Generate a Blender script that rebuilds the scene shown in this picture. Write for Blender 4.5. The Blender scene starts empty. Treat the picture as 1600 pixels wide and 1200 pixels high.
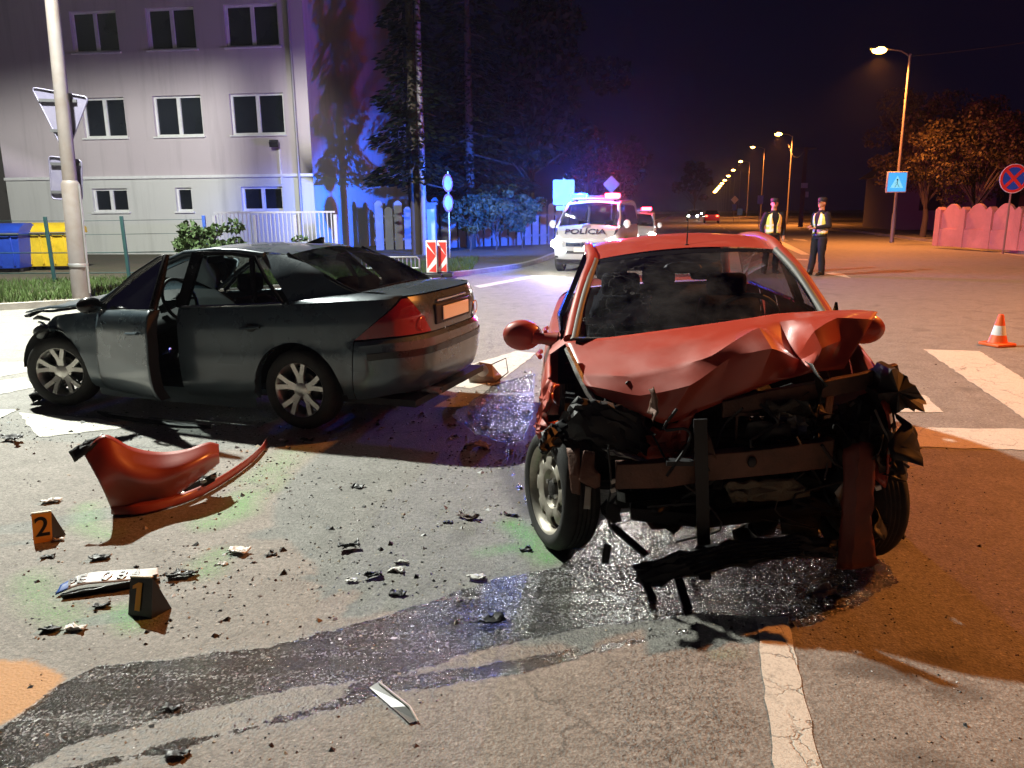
import bpy, bmesh, math, random
import numpy as np
from mathutils import Vector, Matrix, noise as mnoise
R = math.radians
random.seed(7)
SC = bpy.context.scene
COL = SC.collection

# ------------------------------------------------------------------ camera
CAM_H, FPX = 1.6, 1200.0
PITCH, ROLL = math.atan(272 / FPX), R(0.45)
cd = bpy.data.cameras.new('camera'); cam = bpy.data.objects.new('camera', cd); COL.objects.link(cam)
cd.sensor_width = 36; cd.lens = FPX / 1600 * 36; cd.clip_start = 0.05; cd.clip_end = 2000
cam.matrix_world = Matrix.Translation((0, 0, CAM_H)) @ Matrix.Rotation(math.pi / 2 - PITCH, 4, 'X') @ Matrix.Rotation(-ROLL, 4, 'Z')
SC.camera = cam

# ------------------------------------------------------------------ night sky (faint), no sun above the horizon
wd = bpy.data.worlds.new('World'); SC.world = wd; wd.use_nodes = True
nt = wd.node_tree; nt.nodes.clear()
sky = nt.nodes.new('ShaderNodeTexSky'); sky.sky_type = 'NISHITA'; sky.sun_disc = False
sky.sun_elevation = R(-6); sky.sun_rotation = R(200); sky.air_density = 1.0; sky.dust_density = 0.4; sky.ozone_density = 3
tint = nt.nodes.new('ShaderNodeMix'); tint.data_type = 'RGBA'; tint.blend_type = 'MULTIPLY'; tint.inputs[0].default_value = 1
tint.inputs[7].default_value = (0.55, 0.42, 1.0, 1)
add = nt.nodes.new('ShaderNodeMix'); add.data_type = 'RGBA'; add.blend_type = 'ADD'; add.inputs[0].default_value = 1
add.inputs[7].default_value = (0.035, 0.026, 0.11, 1)
bg = nt.nodes.new('ShaderNodeBackground'); bg.inputs[1].default_value = 0.06
out = nt.nodes.new('ShaderNodeOutputWorld')
nt.links.new(sky.outputs[0], tint.inputs[6]); nt.links.new(tint.outputs[2], add.inputs[6])
nt.links.new(add.outputs[2], bg.inputs[0]); nt.links.new(bg.outputs[0], out.inputs[0])
SC.view_settings.view_transform = 'Standard'; SC.view_settings.look = 'None'
SC.view_settings.exposure = 0.15; SC.view_settings.gamma = 1.0; SC.view_settings.use_curve_mapping = False
SC.cycles.use_denoising = True
SC.cycles.sample_clamp_indirect = 6.0
SC.cycles.max_bounces = 8; SC.cycles.transparent_max_bounces = 12
SC.cycles.use_light_tree = True

SODIUM = (1.0, 0.30, 0.055); LED = (0.97, 1.0, 0.90)
def lamp(name, kind, loc, power, colour, radius=0.1, rot=None, parent=None, size=None, spot=None, blend=.4):
    d = bpy.data.lights.new(name, kind); d.energy = power; d.color = colour
    if kind == 'AREA': d.size = size or radius
    else: d.shadow_soft_size = radius
    if kind == 'SPOT': d.spot_size = R(spot); d.spot_blend = blend
    o = bpy.data.objects.new(name, d); COL.objects.link(o); o.parent = parent; o.location = loc
    if rot is not None: o.rotation_euler = rot
    return o

# ------------------------------------------------------------------ pixel (1600x1200) -> point on the ground / on a wall plane
def ray(px, py):
    u, v = px - 800, py - 600; c, s = math.cos(ROLL), math.sin(ROLL)
    u, v = c * u - s * v, s * u + c * v
    return np.array([u, FPX * math.cos(PITCH) - v * math.sin(PITCH), -(FPX * math.sin(PITCH) + v * math.cos(PITCH))]) / FPX
CAMP = np.array([0, 0, CAM_H])
def gp(px, py, z=0.0):
    d = ray(px, py); return CAMP + d * ((z - CAM_H) / d[2])
def aty(px, py, y):
    d = ray(px, py); return CAMP + d * (y / d[1])
def onplane(px, py, p0, n):
    d = ray(px, py); p0 = np.array(p0, float); n = np.array(n, float)
    return CAMP + d * (((p0 - CAMP) @ n) / (d @ n))
class Frame:
    def __init__(s, o, deg):
        a = R(deg); s.o = np.array([o[0], o[1], 0.]); s.deg = deg
        s.A = np.array([[math.cos(a), math.sin(a), 0], [-math.sin(a), math.cos(a), 0], [0, 0, 1.]])
    def un(s, px, py, ax, val):                       # pixel -> local point with one local coordinate known
        d = s.A @ ray(px, py); o = s.A @ (CAMP - s.o)
        return o + d * ((val - o[ax]) / d[ax])
    def loc(s, w): return s.A @ (np.array(w, float) - s.o)

# ------------------------------------------------------------------ materials
MATS = {}
def nmat(name):
    m = bpy.data.materials.new(name); m.use_nodes = True
    t = m.node_tree; b = t.nodes['Principled BSDF']; MATS[name] = m
    return m, t, b
def N(t, kind, **kw):
    n = t.nodes.new('ShaderNode' + kind)
    for k, v in kw.items():
        if k.startswith('i_'):
            n.inputs[k[2:].replace('_', ' ')].default_value = v
        elif k.startswith('n_'):
            n.inputs[int(k[2:])].default_value = v
        else: setattr(n, k, v)
    return n
def L(t, a, b): t.links.new(a, b)
def noise(t, scale, detail=4, rough=.6, vec=None, dist=0):
    n = N(t, 'TexNoise', i_Scale=scale, i_Detail=detail, i_Roughness=rough, i_Distortion=dist)
    if vec is not None: L(t, vec, n.inputs['Vector'])
    return n
def ramp(t, fac, stops):
    r = N(t, 'ValToRGB'); e = r.color_ramp.elements
    while len(e) < len(stops): e.new(0.5)
    for q, (p, c) in zip(e, stops):
        q.position = p; q.color = (c, c, c, 1) if not hasattr(c, '__len__') else (*c, 1)
    L(t, fac, r.inputs[0]); return r.outputs[0]
def mixc(t, fac, a, b, mode='MIX'):
    m = N(t, 'Mix', data_type='RGBA', blend_type=mode)
    for s, v in ((0, fac), (6, a), (7, b)):
        if hasattr(v, 'is_linked') or hasattr(v, 'links'): L(t, v, m.inputs[s])
        else: m.inputs[s].default_value = v if s == 0 else (*v, 1)
    return m.outputs[2]
def mth(t, op, a, b=None, c=None, clamp=False):
    m = N(t, 'Math', operation=op, use_clamp=clamp)
    for i, v in enumerate((a, b, c)):
        if v is None: continue
        if hasattr(v, 'links'): L(t, v, m.inputs[i])
        else: m.inputs[i].default_value = v
    return m.outputs[0]
def smooth(t, x, lo, hi):
    m = N(t, 'MapRange', interpolation_type='SMOOTHSTEP'); L(t, x, m.inputs[0])
    m.inputs[1].default_value = lo; m.inputs[2].default_value = hi
    return m.outputs[0]
def wpos(t): return N(t, 'NewGeometry').outputs['Position']
def opos(t): return N(t, 'TexCoord').outputs['Object']
def bump(t, b, h, strength, dist=0.01):
    n = N(t, 'Bump', i_Strength=strength, i_Distance=dist); L(t, h, n.inputs['Height']); L(t, n.outputs[0], b.inputs['Normal'])
def M(name, col, rough=.5, metal=0., var=.12, scale=8, bmp=0., coat=0., spec=.5, dirt=None, dirtamt=.0, bscale=None):
    """painted / plastic / metal surface with tone variation, grime and fine relief"""
    if name in MATS: return MATS[name]
    m, t, b = nmat(name); p = opos(t)
    n1 = noise(t, scale, 5, .6, p)
    lo = tuple(c * (1 - var) for c in col); hi = tuple(min(1, c * (1 + var)) for c in col)
    c = mixc(t, n1.outputs[0], lo, hi)
    if dirt:
        n2 = noise(t, scale * .45, 7, .7, p, .4)
        f = mth(t, 'MULTIPLY', ramp(t, n2.outputs[0], [(.42, 0), (.7, 1)]), dirtamt)
        c = mixc(t, f, c, dirt)
    L(t, c, b.inputs['Base Color'])
    r = mth(t, 'MULTIPLY_ADD', n1.outputs[0], .25, rough - .125, True)
    L(t, r, b.inputs['Roughness'])
    b.inputs['Metallic'].default_value = metal; b.inputs['Coat Weight'].default_value = coat
    b.inputs['Coat Roughness'].default_value = .08
    b.inputs['Specular IOR Level'].default_value = spec
    if bmp:
        n3 = noise(t, bscale or scale * 12, 4, .6, p); bump(t, b, n3.outputs[0], bmp, .01)
    return m
def EM(name, col, strength):
    if name in MATS: return MATS[name]
    m, t, b = nmat(name)
    b.inputs['Base Color'].default_value = (*col, 1)
    b.inputs['Emission Color'].default_value = (*col, 1); b.inputs['Emission Strength'].default_value = strength
    return m
def GLASS(name, tintc=(.55, .6, .62), rough=.02, spread=.0, cracks=0.):
    """thin pane: see-through with a Fresnel mirror; optional dust or painted veil, and cracks"""
    if name in MATS: return MATS[name]
    m, t, b = nmat(name); p = opos(t); o = t.nodes['Material Output']
    tr = N(t, 'BsdfTransparent'); tr.inputs[0].default_value = (*tintc, 1)
    gl = N(t, 'BsdfGlossy'); gl.inputs['Roughness'].default_value = rough
    fr = N(t, 'Fresnel', i_IOR=1.5)
    mx = N(t, 'MixShader'); L(t, fr.outputs[0], mx.inputs[0]); L(t, tr.outputs[0], mx.inputs[1]); L(t, gl.outputs[0], mx.inputs[2])
    df = N(t, 'BsdfDiffuse'); df.inputs[0].default_value = (.45, .46, .47, 1)
    nz = noise(t, 3, 5, .65, p)
    f = mth(t, 'MULTIPLY', ramp(t, nz.outputs[0], [(.4, 0), (.75, 1)]), spread)
    if cracks:
        v = N(t, 'TexVoronoi', feature='DISTANCE_TO_EDGE', i_Scale=7.0, i_Randomness=1.0)
        nn = noise(t, 4, 3, .6, p); w = mixc(t, .25, p, nn.outputs[1]); L(t, w, v.inputs['Vector'])
        ck = ramp(t, v.outputs[0], [(.0, 1), (.010, 0)])
        sep = N(t, 'SeparateXYZ'); L(t, p, sep.inputs[0])
        reg = smooth(t, sep.outputs[1], 0.1, -.45)           # the car's own right half is crazed
        ck = mth(t, 'MULTIPLY', ck, mth(t, 'MULTIPLY', reg, cracks))
        f = mth(t, 'MAXIMUM', f, ck)
    m2 = N(t, 'MixShader'); L(t, f, m2.inputs[0]); L(t, mx.outputs[0], m2.inputs[1]); L(t, df.outputs[0], m2.inputs[2])
    L(t, m2.outputs[0], o.inputs[0]); t.nodes.remove(b)
    return m

# ------------------------------------------------------------------ mesh builder
def vec(p): return Vector((float(p[0]), float(p[1]), float(p[2])))
class MB:
    def __init__(s): s.v = []; s.f = []; s.mi = []; s.cur = 0
    def add(s, vs, fs):
        n = len(s.v); s.v += [tuple(map(float, q)) for q in vs]
        for f in fs: s.f.append(tuple(n + i for i in f)); s.mi.append(s.cur)
        return s
    def box(s, c, d, rz=0, rx=0, ry=0, taper=1.0):
        hx, hy, hz = d[0] / 2, d[1] / 2, d[2] / 2
        mt = Matrix.Rotation(rz, 3, 'Z') @ Matrix.Rotation(ry, 3, 'Y') @ Matrix.Rotation(rx, 3, 'X')
        vs = []
        for z in (-hz, hz):
            k = 1 if z < 0 else taper
            for x, y in ((-hx, -hy), (hx, -hy), (hx, hy), (-hx, hy)):
                q = mt @ Vector((x * k, y * k, z)); vs.append((q.x + c[0], q.y + c[1], q.z + c[2]))
        return s.add(vs, [(3, 2, 1, 0), (4, 5, 6, 7), (0, 1, 5, 4), (1, 2, 6, 5), (2, 3, 7, 6), (3, 0, 4, 7)])
    def bar(s, a, b, w, h, up=(0, 0, 1)):
        a, b = vec(a), vec(b); d = (b - a).normalized(); u = Vector(up)
        if abs(d.dot(u)) > .98: u = Vector((1, 0, 0))
        r = d.cross(u).normalized(); u = r.cross(d)
        vs = [p + r * (sx * w / 2) + u * (sz * h / 2) for p in (a, b) for sx, sz in ((-1, -1), (1, -1), (1, 1), (-1, 1))]
        return s.add(vs, [(3, 2, 1, 0), (4, 5, 6, 7), (0, 1, 5, 4), (1, 2, 6, 5), (2, 3, 7, 6), (3, 0, 4, 7)])
    def tube(s, pts, rad, n=8, cap=True, sy=1.0):
        pts = [vec(p) for p in pts]; k = len(pts)
        if not hasattr(rad, '__len__'): rad = [rad] * k
        rings = []; prev = None
        for i, p in enumerate(pts):
            d = (pts[min(i + 1, k - 1)] - pts[max(i - 1, 0)]).normalized()
            if prev is None:
                r = d.cross(Vector((0, 0, 1)))
                if r.length < .05: r = Vector((1, 0, 0)).cross(d).cross(d)
                if r.length < .05: r = Vector((0, 1, 0))
            else: r = prev - d * prev.dot(d)
            r.normalize(); prev = r; u = d.cross(r)
            rings.append([p + r * (rad[i] * math.cos(2 * math.pi * j / n)) + u * (rad[i] * sy * math.sin(2 * math.pi * j / n)) for j in range(n)])
        vs = [q for rg in rings for q in rg]; fs = []
        for i in range(k - 1):
            for j in range(n):
                a, b = i * n + j, i * n + (j + 1) % n; fs.append((a, a + n, b + n, b))
        if cap: fs.append(tuple(range(n))); fs.append(tuple(range((k - 1) * n + n - 1, (k - 1) * n - 1, -1)))
        return s.add(vs, fs)
    def lathe(s, prof, n=24, c=(0, 0, 0), axis='Z', close=False):
        vs = []; fs = []; k = len(prof)
        for r, h in prof:
            for j in range(n):
                a = 2 * math.pi * j / n; x, y = r * math.cos(a), r * math.sin(a)
                q = (x, y, h) if axis == 'Z' else ((x, h, y) if axis == 'Y' else (h, x, y))
                vs.append((q[0] + c[0], q[1] + c[1], q[2] + c[2]))
        for i in range(k - 1 if not close else k):
            for j in range(n):
                i2 = (i + 1) % k
                fs.append((i * n + j, i * n + (j + 1) % n, i2 * n + (j + 1) % n, i2 * n + j))
        return s.add(vs, fs)
    def grid(s, P, close=False):
        n, m = len(P), len(P[0]); fs = []
        for i in range(n - 1):
            for j in range(m - (0 if close else 1)):
                j2 = (j + 1) % m; fs.append((i * m + j, i * m + j2, (i + 1) * m + j2, (i + 1) * m + j))
        return s.add([q for r in P for q in r], fs)
    def prism(s, poly, thick, frame):
        """poly: 2-D outline; frame: (origin, ex, ey, ez); extruded by thick along ez"""
        o, ex, ey, ez = [np.array(q, float) for q in frame]; n = len(poly)
        vs = [o + ex * a + ey * b for a, b in poly] + [o + ex * a + ey * b + ez * thick for a, b in poly]
        fs = [tuple(range(n - 1, -1, -1)), tuple(range(n, 2 * n))] + [(i, (i + 1) % n, n + (i + 1) % n, n + i) for i in range(n)]
        return s.add(vs, fs)
    def ball(s, c, r, n=12, m=8):
        if not hasattr(r, '__len__'): r = (r, r, r)
        P = [[(c[0] + r[0] * math.sin(math.pi * i / m) * math.cos(2 * math.pi * j / n), c[1] + r[1] * math.sin(math.pi * i / m) * math.sin(2 * math.pi * j / n),
               c[2] + r[2] * math.cos(math.pi * i / m)) for j in range(n)] for i in range(m + 1)]
        return s.grid(P, True)
    def mesh(s, name, mats):
        me = bpy.data.meshes.new(name); me.from_pydata(s.v, [], s.f)
        for m in (mats if isinstance(mats, (list, tuple)) else [mats]): me.materials.append(m)
        if any(s.mi): me.polygons.foreach_set('material_index', s.mi)
        return me
    def build(s, name, mats, parent=None, angle=35, solid=0., bevel=0., loc=None, rz=None, fix=True, sub=0):
        me = s.mesh(name, mats)
        if fix:
            bm = bmesh.new(); bm.from_mesh(me); bmesh.ops.remove_doubles(bm, verts=bm.verts, dist=1e-5)
            bmesh.ops.recalc_face_normals(bm, faces=bm.faces); bm.to_mesh(me); bm.free()
        for p in me.polygons: p.use_smooth = angle > 0
        if angle and angle < 180: me.set_sharp_from_angle(angle=R(angle))
        o = bpy.data.objects.new(name, me); COL.objects.link(o); o.parent = parent
        if loc is not None: o.location = loc
        if rz is not None: o.rotation_euler = (0, 0, rz)
        if solid:
            md = o.modifiers.new('solid', 'SOLIDIFY'); md.thickness = solid; md.offset = -1
        if bevel:
            md = o.modifiers.new('bevel', 'BEVEL'); md.width = bevel; md.segments = 2; md.limit_method = 'ANGLE'
        if sub:
            md = o.modifiers.new('sub', 'SUBSURF'); md.levels = sub; md.render_levels = sub
        return o
def empty(name, loc=(0, 0, 0), rz=0, rx=0, ry=0):
    o = bpy.data.objects.new(name, None); COL.objects.link(o); o.location = [float(q) for q in loc]; o.rotation_euler = (rx, ry, rz)
    o.empty_display_size = .1
    return o
def tag(o, label, cat=None, group=None, kind=None):
    if label: o['label'] = label
    if cat: o['category'] = cat
    if group: o['group'] = group
    if kind: o['kind'] = kind
    return o
def thing(name, label, cat, loc=(0, 0, 0), rz=0, group=None, **k):
    return tag(empty(name, loc, rz, **k), label, cat, group)
def copy_tree(o, parent=None):
    c = o.copy(); COL.objects.link(c); c.parent = parent
    for ch in list(o.children): copy_tree(ch, c)
    return c
def crom(pts, n):
    """Catmull-Rom samples through points"""
    P = [np.array(p, float) for p in pts]; P = [2 * P[0] - P[1]] + P + [2 * P[-1] - P[-2]]; k = len(P) - 3; o = []
    for q in range(n):
        t = q / (n - 1) * k; i = min(int(t), k - 1); t -= i; a, b, c, d = P[i:i + 4]
        o.append(.5 * (2 * b + (c - a) * t + (2 * a - 5 * b + 4 * c - d) * t * t + (3 * b - a - 3 * c + d) * t ** 3))
    return o
def interp(x, xs, ys): return float(np.interp(x, xs, ys))
def loft(curves, m, smooth_rows=True):
    """grid through a list of curves (each a list of points): m samples along each, Catmull-Rom across"""
    rows = [crom(c, m) for c in curves]
    return rows
def text_obj(name, body, size, mat, parent, mw, extrude=.001, align='CENTER', font_sx=1.0):
    cu = bpy.data.curves.new(name, 'FONT'); cu.body = body; cu.size = size; cu.extrude = extrude; cu.align_x = align; cu.align_y = 'CENTER'
    cu.offset = size * .012
    tmp = bpy.data.objects.new('tmp', cu); COL.objects.link(tmp)
    me = bpy.data.meshes.new_from_object(tmp.evaluated_get(bpy.context.evaluated_depsgraph_get())); bpy.data.objects.remove(tmp)
    me.transform(Matrix.Diagonal((font_sx, 1, 1, 1))); me.materials.clear(); me.materials.append(mat); me.name = name
    o = bpy.data.objects.new(name, me); COL.objects.link(o); o.parent = parent; o.matrix_basis = mw
    return o
def basis(o, ex, ey):
    ex, ey = vec(ex).normalized(), vec(ey); ez = ex.cross(ey).normalized(); ey = ez.cross(ex)
    return Matrix(((ex.x, ey.x, ez.x, o[0]), (ex.y, ey.y, ez.y, o[1]), (ex.z, ey.z, ez.z, o[2]), (0, 0, 0, 1)))
# ================================================================== ground
def axis_samples(lo, hi, step, far_lo, far_hi, g=1.25):
    a = list(np.arange(lo, hi + 1e-6, step)); s = step; x = lo
    while x > far_lo: s *= g; x -= s; a.insert(0, x)
    s = step; x = a[-1]
    while x < far_hi: s *= g; x += s; a.append(x)
    return np.array(a)
def sdf_poly(P, poly):
    A = np.array(poly); B = np.roll(A, -1, 0); best = np.full(len(P), 1e9); ins = np.zeros(len(P), bool)
    for a, b in zip(A, B):
        d = b - a; t = np.clip(((P - a) @ d) / (d @ d + 1e-12), 0, 1); best = np.minimum(best, np.hypot(*(P - a - t[:, None] * d).T))
        c = ((a[1] > P[:, 1]) != (b[1] > P[:, 1])) & (P[:, 0] < (b[0] - a[0]) * (P[:, 1] - a[1]) / (b[1] - a[1] + 1e-12) + a[0]); ins ^= c
    return np.where(ins, best, -best)
def sdf_line(P, line, w):
    A = np.array(line); best = np.full(len(P), 1e9)
    for a, b in zip(A[:-1], A[1:]):
        d = b - a; t = np.clip(((P - a) @ d) / (d @ d + 1e-12), 0, 1); best = np.minimum(best, np.hypot(*(P - a - t[:, None] * d).T))
    return w - best
G2 = lambda pts: [tuple(gp(x, y)[:2]) for x, y in pts]

xs = axis_samples(-4.2, 4.6, .035, -160, 200); ys = axis_samples(1.4, 8.2, .035, -40, 420)
GX, GY = np.meshgrid(xs, ys); PT = np.stack([GX.ravel(), GY.ravel()], 1)
GZ = np.zeros(len(PT))
near = (PT[:, 0] > -6) & (PT[:, 0] < 6) & (PT[:, 1] > 0) & (PT[:, 1] < 10)
wet = np.full(len(PT), -2.); damp = np.full(len(PT), -2.); green = np.zeros(len(PT)); sodium_patch = np.full(len(PT), -2.); track = np.full(len(PT), -2.)
Q = PT[near]
def put(arr, val): arr[near] = np.maximum(arr[near], val)
put(wet, sdf_poly(Q, G2([(1310, 838), (1140, 800), (1000, 792), (940, 812), (915, 850), (870, 885), (750, 912), (620, 955), (520, 985), (400, 1012), (250, 1032), (150, 1042), (90, 1070),
                         (0, 1140), (-150, 1230), (-60, 1260), (110, 1165), (300, 1112), (470, 1075), (600, 1062), (760, 1015), (900, 985), (1000, 972), (1110, 960), (1190, 965), (1250, 955), (1300, 930), (1340, 880)])))
put(wet, sdf_line(Q, G2([(60, 1215), (250, 1172), (450, 1122), (600, 1080), (720, 1062), (850, 1030), (960, 1010), (1075, 985)]), .022))
put(wet, sdf_line(Q, G2([(560, 1075), (700, 1060), (850, 1035), (900, 1020)]), .045))
put(wet, sdf_poly(Q, G2([(690, 650), (760, 600), (845, 575), (848, 640), (835, 690), (790, 700), (730, 680)])) - .07)
put(wet, sdf_line(Q, G2([(790, 690), (800, 740), (818, 775), (840, 810)]), .012))
put(wet, sdf_poly(Q, G2([(1240, 850), (1390, 870), (1420, 910), (1340, 960), (1250, 990), (1180, 950)])) - .03)
put(damp, sdf_poly(Q, G2([(0, 1150), (100, 1060), (620, 960), (960, 880), (1190, 960), (1000, 1000), (800, 1060), (560, 1120), (300, 1180), (100, 1230), (-200, 1300)])))
put(damp, sdf_poly(Q, G2([(930, 1000), (1180, 985), (1200, 1210), (1020, 1230), (930, 1200)])) - .02)
put(damp, sdf_poly(Q, G2([(740, 590), (845, 570), (850, 680), (800, 720), (760, 680), (700, 640)])) - .03)
put(track, sdf_line(Q, G2([(800, 600), (785, 680), (800, 740), (835, 800)]), .09))
put(track, sdf_line(Q, G2([(1330, 1045), (1440, 1060)]), .05)); put(track, sdf_line(Q, G2([(1460, 1075), (1520, 1080)]), .045))
put(track, sdf_line(Q, G2([(1410, 1180), (1460, 1190)]), .03)); put(track, sdf_line(Q, G2([(1320, 860), (1400, 850)]), .05)); put(track, sdf_line(Q, G2([(1440, 1025), (1490, 1035)]), .03))
put(sodium_patch, sdf_poly(Q, G2([(-60, 1030), (40, 1030), (92, 1045), (100, 1062), (70, 1095), (30, 1120), (-60, 1150)])))  # orange sodium light on a shaded road mark, painted into the road colour
def blob(px, py, rx, ry, k):
    c = gp(px, py)[:2]; d = np.hypot((Q[:, 0] - c[0]) / rx, (Q[:, 1] - c[1]) / ry)
    green[near] = np.maximum(green[near], k * np.clip(1.15 - d, 0, 1))
def gline(pts, w, k):
    d = w * 1.6 + sdf_line(Q, G2(pts), 0); green[near] = np.maximum(green[near], k * np.clip(d / (w * 1.6), 0, 1))
gline([(755, 862), (810, 855), (845, 868)], .05, .7); gline([(800, 820), (835, 845), (855, 872)], .07, 1.0)
gline([(140, 790), (135, 820), (170, 835)], .07, .7); gline([(330, 815), (370, 800), (385, 775)], .1, .9)
gline([(50, 900), (60, 940), (110, 970)], .08, .55); gline([(190, 955), (215, 975)], .07, .85); gline([(320, 880), (340, 865), (325, 895)], .07, .6)
gline([(395, 750), (430, 730), (460, 705)], .12, .5); gline([(440, 745), (425, 765)], .06, .5); gline([(1120, 1022), (1150, 1020)], .03, .25)
me = bpy.data.meshes.new('road'); nx, ny = len(xs), len(ys)
idx = np.arange(nx * ny).reshape(ny, nx)
fc = np.stack([idx[:-1, :-1], idx[:-1, 1:], idx[1:, 1:], idx[1:, :-1]], -1).reshape(-1, 4)
me.from_pydata(np.column_stack([PT, GZ]).tolist(), [], fc.tolist())
for nm, ar in (('wet', wet), ('damp', damp), ('green', green), ('sodium_patch', sodium_patch), ('track', track)):
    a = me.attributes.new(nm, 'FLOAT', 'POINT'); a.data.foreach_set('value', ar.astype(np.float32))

def asphalt():
    m, t, b = nmat('asphalt'); p = wpos(t)
    at = lambda n: N(t, 'Attribute', attribute_name=n).outputs['Fac']
    big = noise(t, .7, 5, .62, p); mid = noise(t, 5, 6, .65, p); fine = noise(t, 120, 3, .75, p); grit = noise(t, 42, 3, .7, p)
    vor = N(t, 'TexVoronoi', i_Scale=95.0); L(t, p, vor.inputs['Vector'])
    c = mixc(t, big.outputs[0], (.19, .185, .168), (.29, .28, .255))
    c = mixc(t, ramp(t, mid.outputs[0], [(.38, 0), (.68, 1)]), c, (.13, .124, .11))
    c = mixc(t, .40, c, mixc(t, ramp(t, fine.outputs[0], [(.36, 0), (.64, 1)]), (.06, .057, .052), (.42, .40, .355)), 'MIX')
    stone = ramp(t, vor.outputs['Color'], [(.86, 0), (.93, 1)])
    c = mixc(t, mth(t, 'MULTIPLY', stone, .55), c, (.42, .40, .36))
    darks = ramp(t, vor.outputs['Color'], [(.03, 1), (.10, 0)])
    c = mixc(t, mth(t, 'MULTIPLY', darks, .6), c, (.03, .03, .03))
    c = mixc(t, mth(t, 'MULTIPLY', ramp(t, grit.outputs[0], [(.46, 0), (.60, 1)]), .5), c, (.07, .066, .058))
    # patches and old stains
    st = noise(t, 1.9, 4, .55, p, .6)
    c = mixc(t, mth(t, 'MULTIPLY', ramp(t, st.outputs[0], [(.60, 0), (.70, 1)]), .4), c, (.06, .057, .05))
    jit = mth(t, 'SUBTRACT', mid.outputs[0], .5); jit2 = mth(t, 'SUBTRACT', grit.outputs[0], .5)
    edge = mth(t, 'ADD', mth(t, 'MULTIPLY', jit, .10), mth(t, 'MULTIPLY', jit2, .035))
    wm = smooth(t, mth(t, 'ADD', at('wet'), edge), -.008, .012)
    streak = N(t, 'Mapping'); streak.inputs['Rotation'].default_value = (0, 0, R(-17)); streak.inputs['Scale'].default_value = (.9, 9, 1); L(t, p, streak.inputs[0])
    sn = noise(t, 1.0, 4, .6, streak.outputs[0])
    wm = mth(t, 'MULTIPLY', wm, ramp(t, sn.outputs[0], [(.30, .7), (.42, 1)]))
    dm = mth(t, 'MULTIPLY', smooth(t, mth(t, 'ADD', at('damp'), mth(t, 'MULTIPLY', jit, .3)), -.02, .06), ramp(t, grit.outputs[0], [(.42, 0), (.62, .8)]))
    wet = mth(t, 'MAXIMUM', wm, mth(t, 'MULTIPLY', dm, .6))
    # spray paint and the painted-in orange lamp light, with grainy broken edges
    gm = mth(t, 'MULTIPLY', at('green'), ramp(t, fine.outputs[0], [(.40, .05), (.62, 1)]), None, True)
    gm = mth(t, 'MULTIPLY', gm, ramp(t, mid.outputs[0], [(.3, .4), (.6, 1)]))
    c = mixc(t, mth(t, 'MULTIPLY', gm, .85), c, (.08, .48, .05))
    sm = smooth(t, mth(t, 'ADD', at('sodium_patch'), edge), -.02, .02)
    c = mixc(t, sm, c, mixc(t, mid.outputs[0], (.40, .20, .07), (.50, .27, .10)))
    tm = smooth(t, mth(t, 'ADD', at('track'), mth(t, 'MULTIPLY', jit, .14)), -.05, .05)
    c = mixc(t, mth(t, 'MULTIPLY', tm, .65), c, (.035, .033, .03))
    dark = mixc(t, 1.0, c, (.16, .15, .145), 'MULTIPLY')
    glitter = N(t, 'TexVoronoi', i_Scale=140.0); L(t, p, glitter.inputs['Vector'])
    lit = mth(t, 'MULTIPLY', ramp(t, glitter.outputs['Color'], [(.66, 0), (.74, 1)]), ramp(t, sn.outputs[0], [(.38, .95), (.56, .12)]))  # pale cells painted in place of sparkle on the wet road
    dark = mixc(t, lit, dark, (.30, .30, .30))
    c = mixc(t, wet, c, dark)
    cv_ = N(t, 'TexVoronoi', feature='DISTANCE_TO_EDGE', i_Scale=.45); L(t, mixc(t, .35, p, noise(t, 1.5, 6, .7, p).outputs[1]), cv_.inputs['Vector'])
    ck = mth(t, 'MULTIPLY', ramp(t, cv_.outputs[0], [(.0, 1), (.0022, 0)]), ramp(t, big.outputs[0], [(.45, 0), (.58, .6)]))
    c = mixc(t, ck, c, (.02, .019, .018))
    L(t, c, b.inputs['Base Color'])
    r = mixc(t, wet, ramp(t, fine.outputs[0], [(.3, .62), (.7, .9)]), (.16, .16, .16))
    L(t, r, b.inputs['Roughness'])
    h = mth(t, 'ADD', mth(t, 'MULTIPLY', fine.outputs[0], .6), mth(t, 'MULTIPLY', vor.outputs['Distance'], .7))
    bs = N(t, 'Bump', i_Distance=.0038); L(t, h, bs.inputs['Height']); L(t, mth(t, 'MULTIPLY_ADD', wet, .1, .9), bs.inputs['Strength'])
    gl = noise(t, 70, 2, .6, p); b2 = N(t, 'Bump', i_Distance=.02); L(t, gl.outputs[0], b2.inputs['Height']); L(t, wet, b2.inputs['Strength']); L(t, bs.outputs[0], b2.inputs['Normal']); L(t, b2.outputs[0], b.inputs['Normal'])
    b.inputs['Specular IOR Level'].default_value = .55
    return m
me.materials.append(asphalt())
road = bpy.data.objects.new('road', me); COL.objects.link(road); road['kind'] = 'structure'

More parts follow.
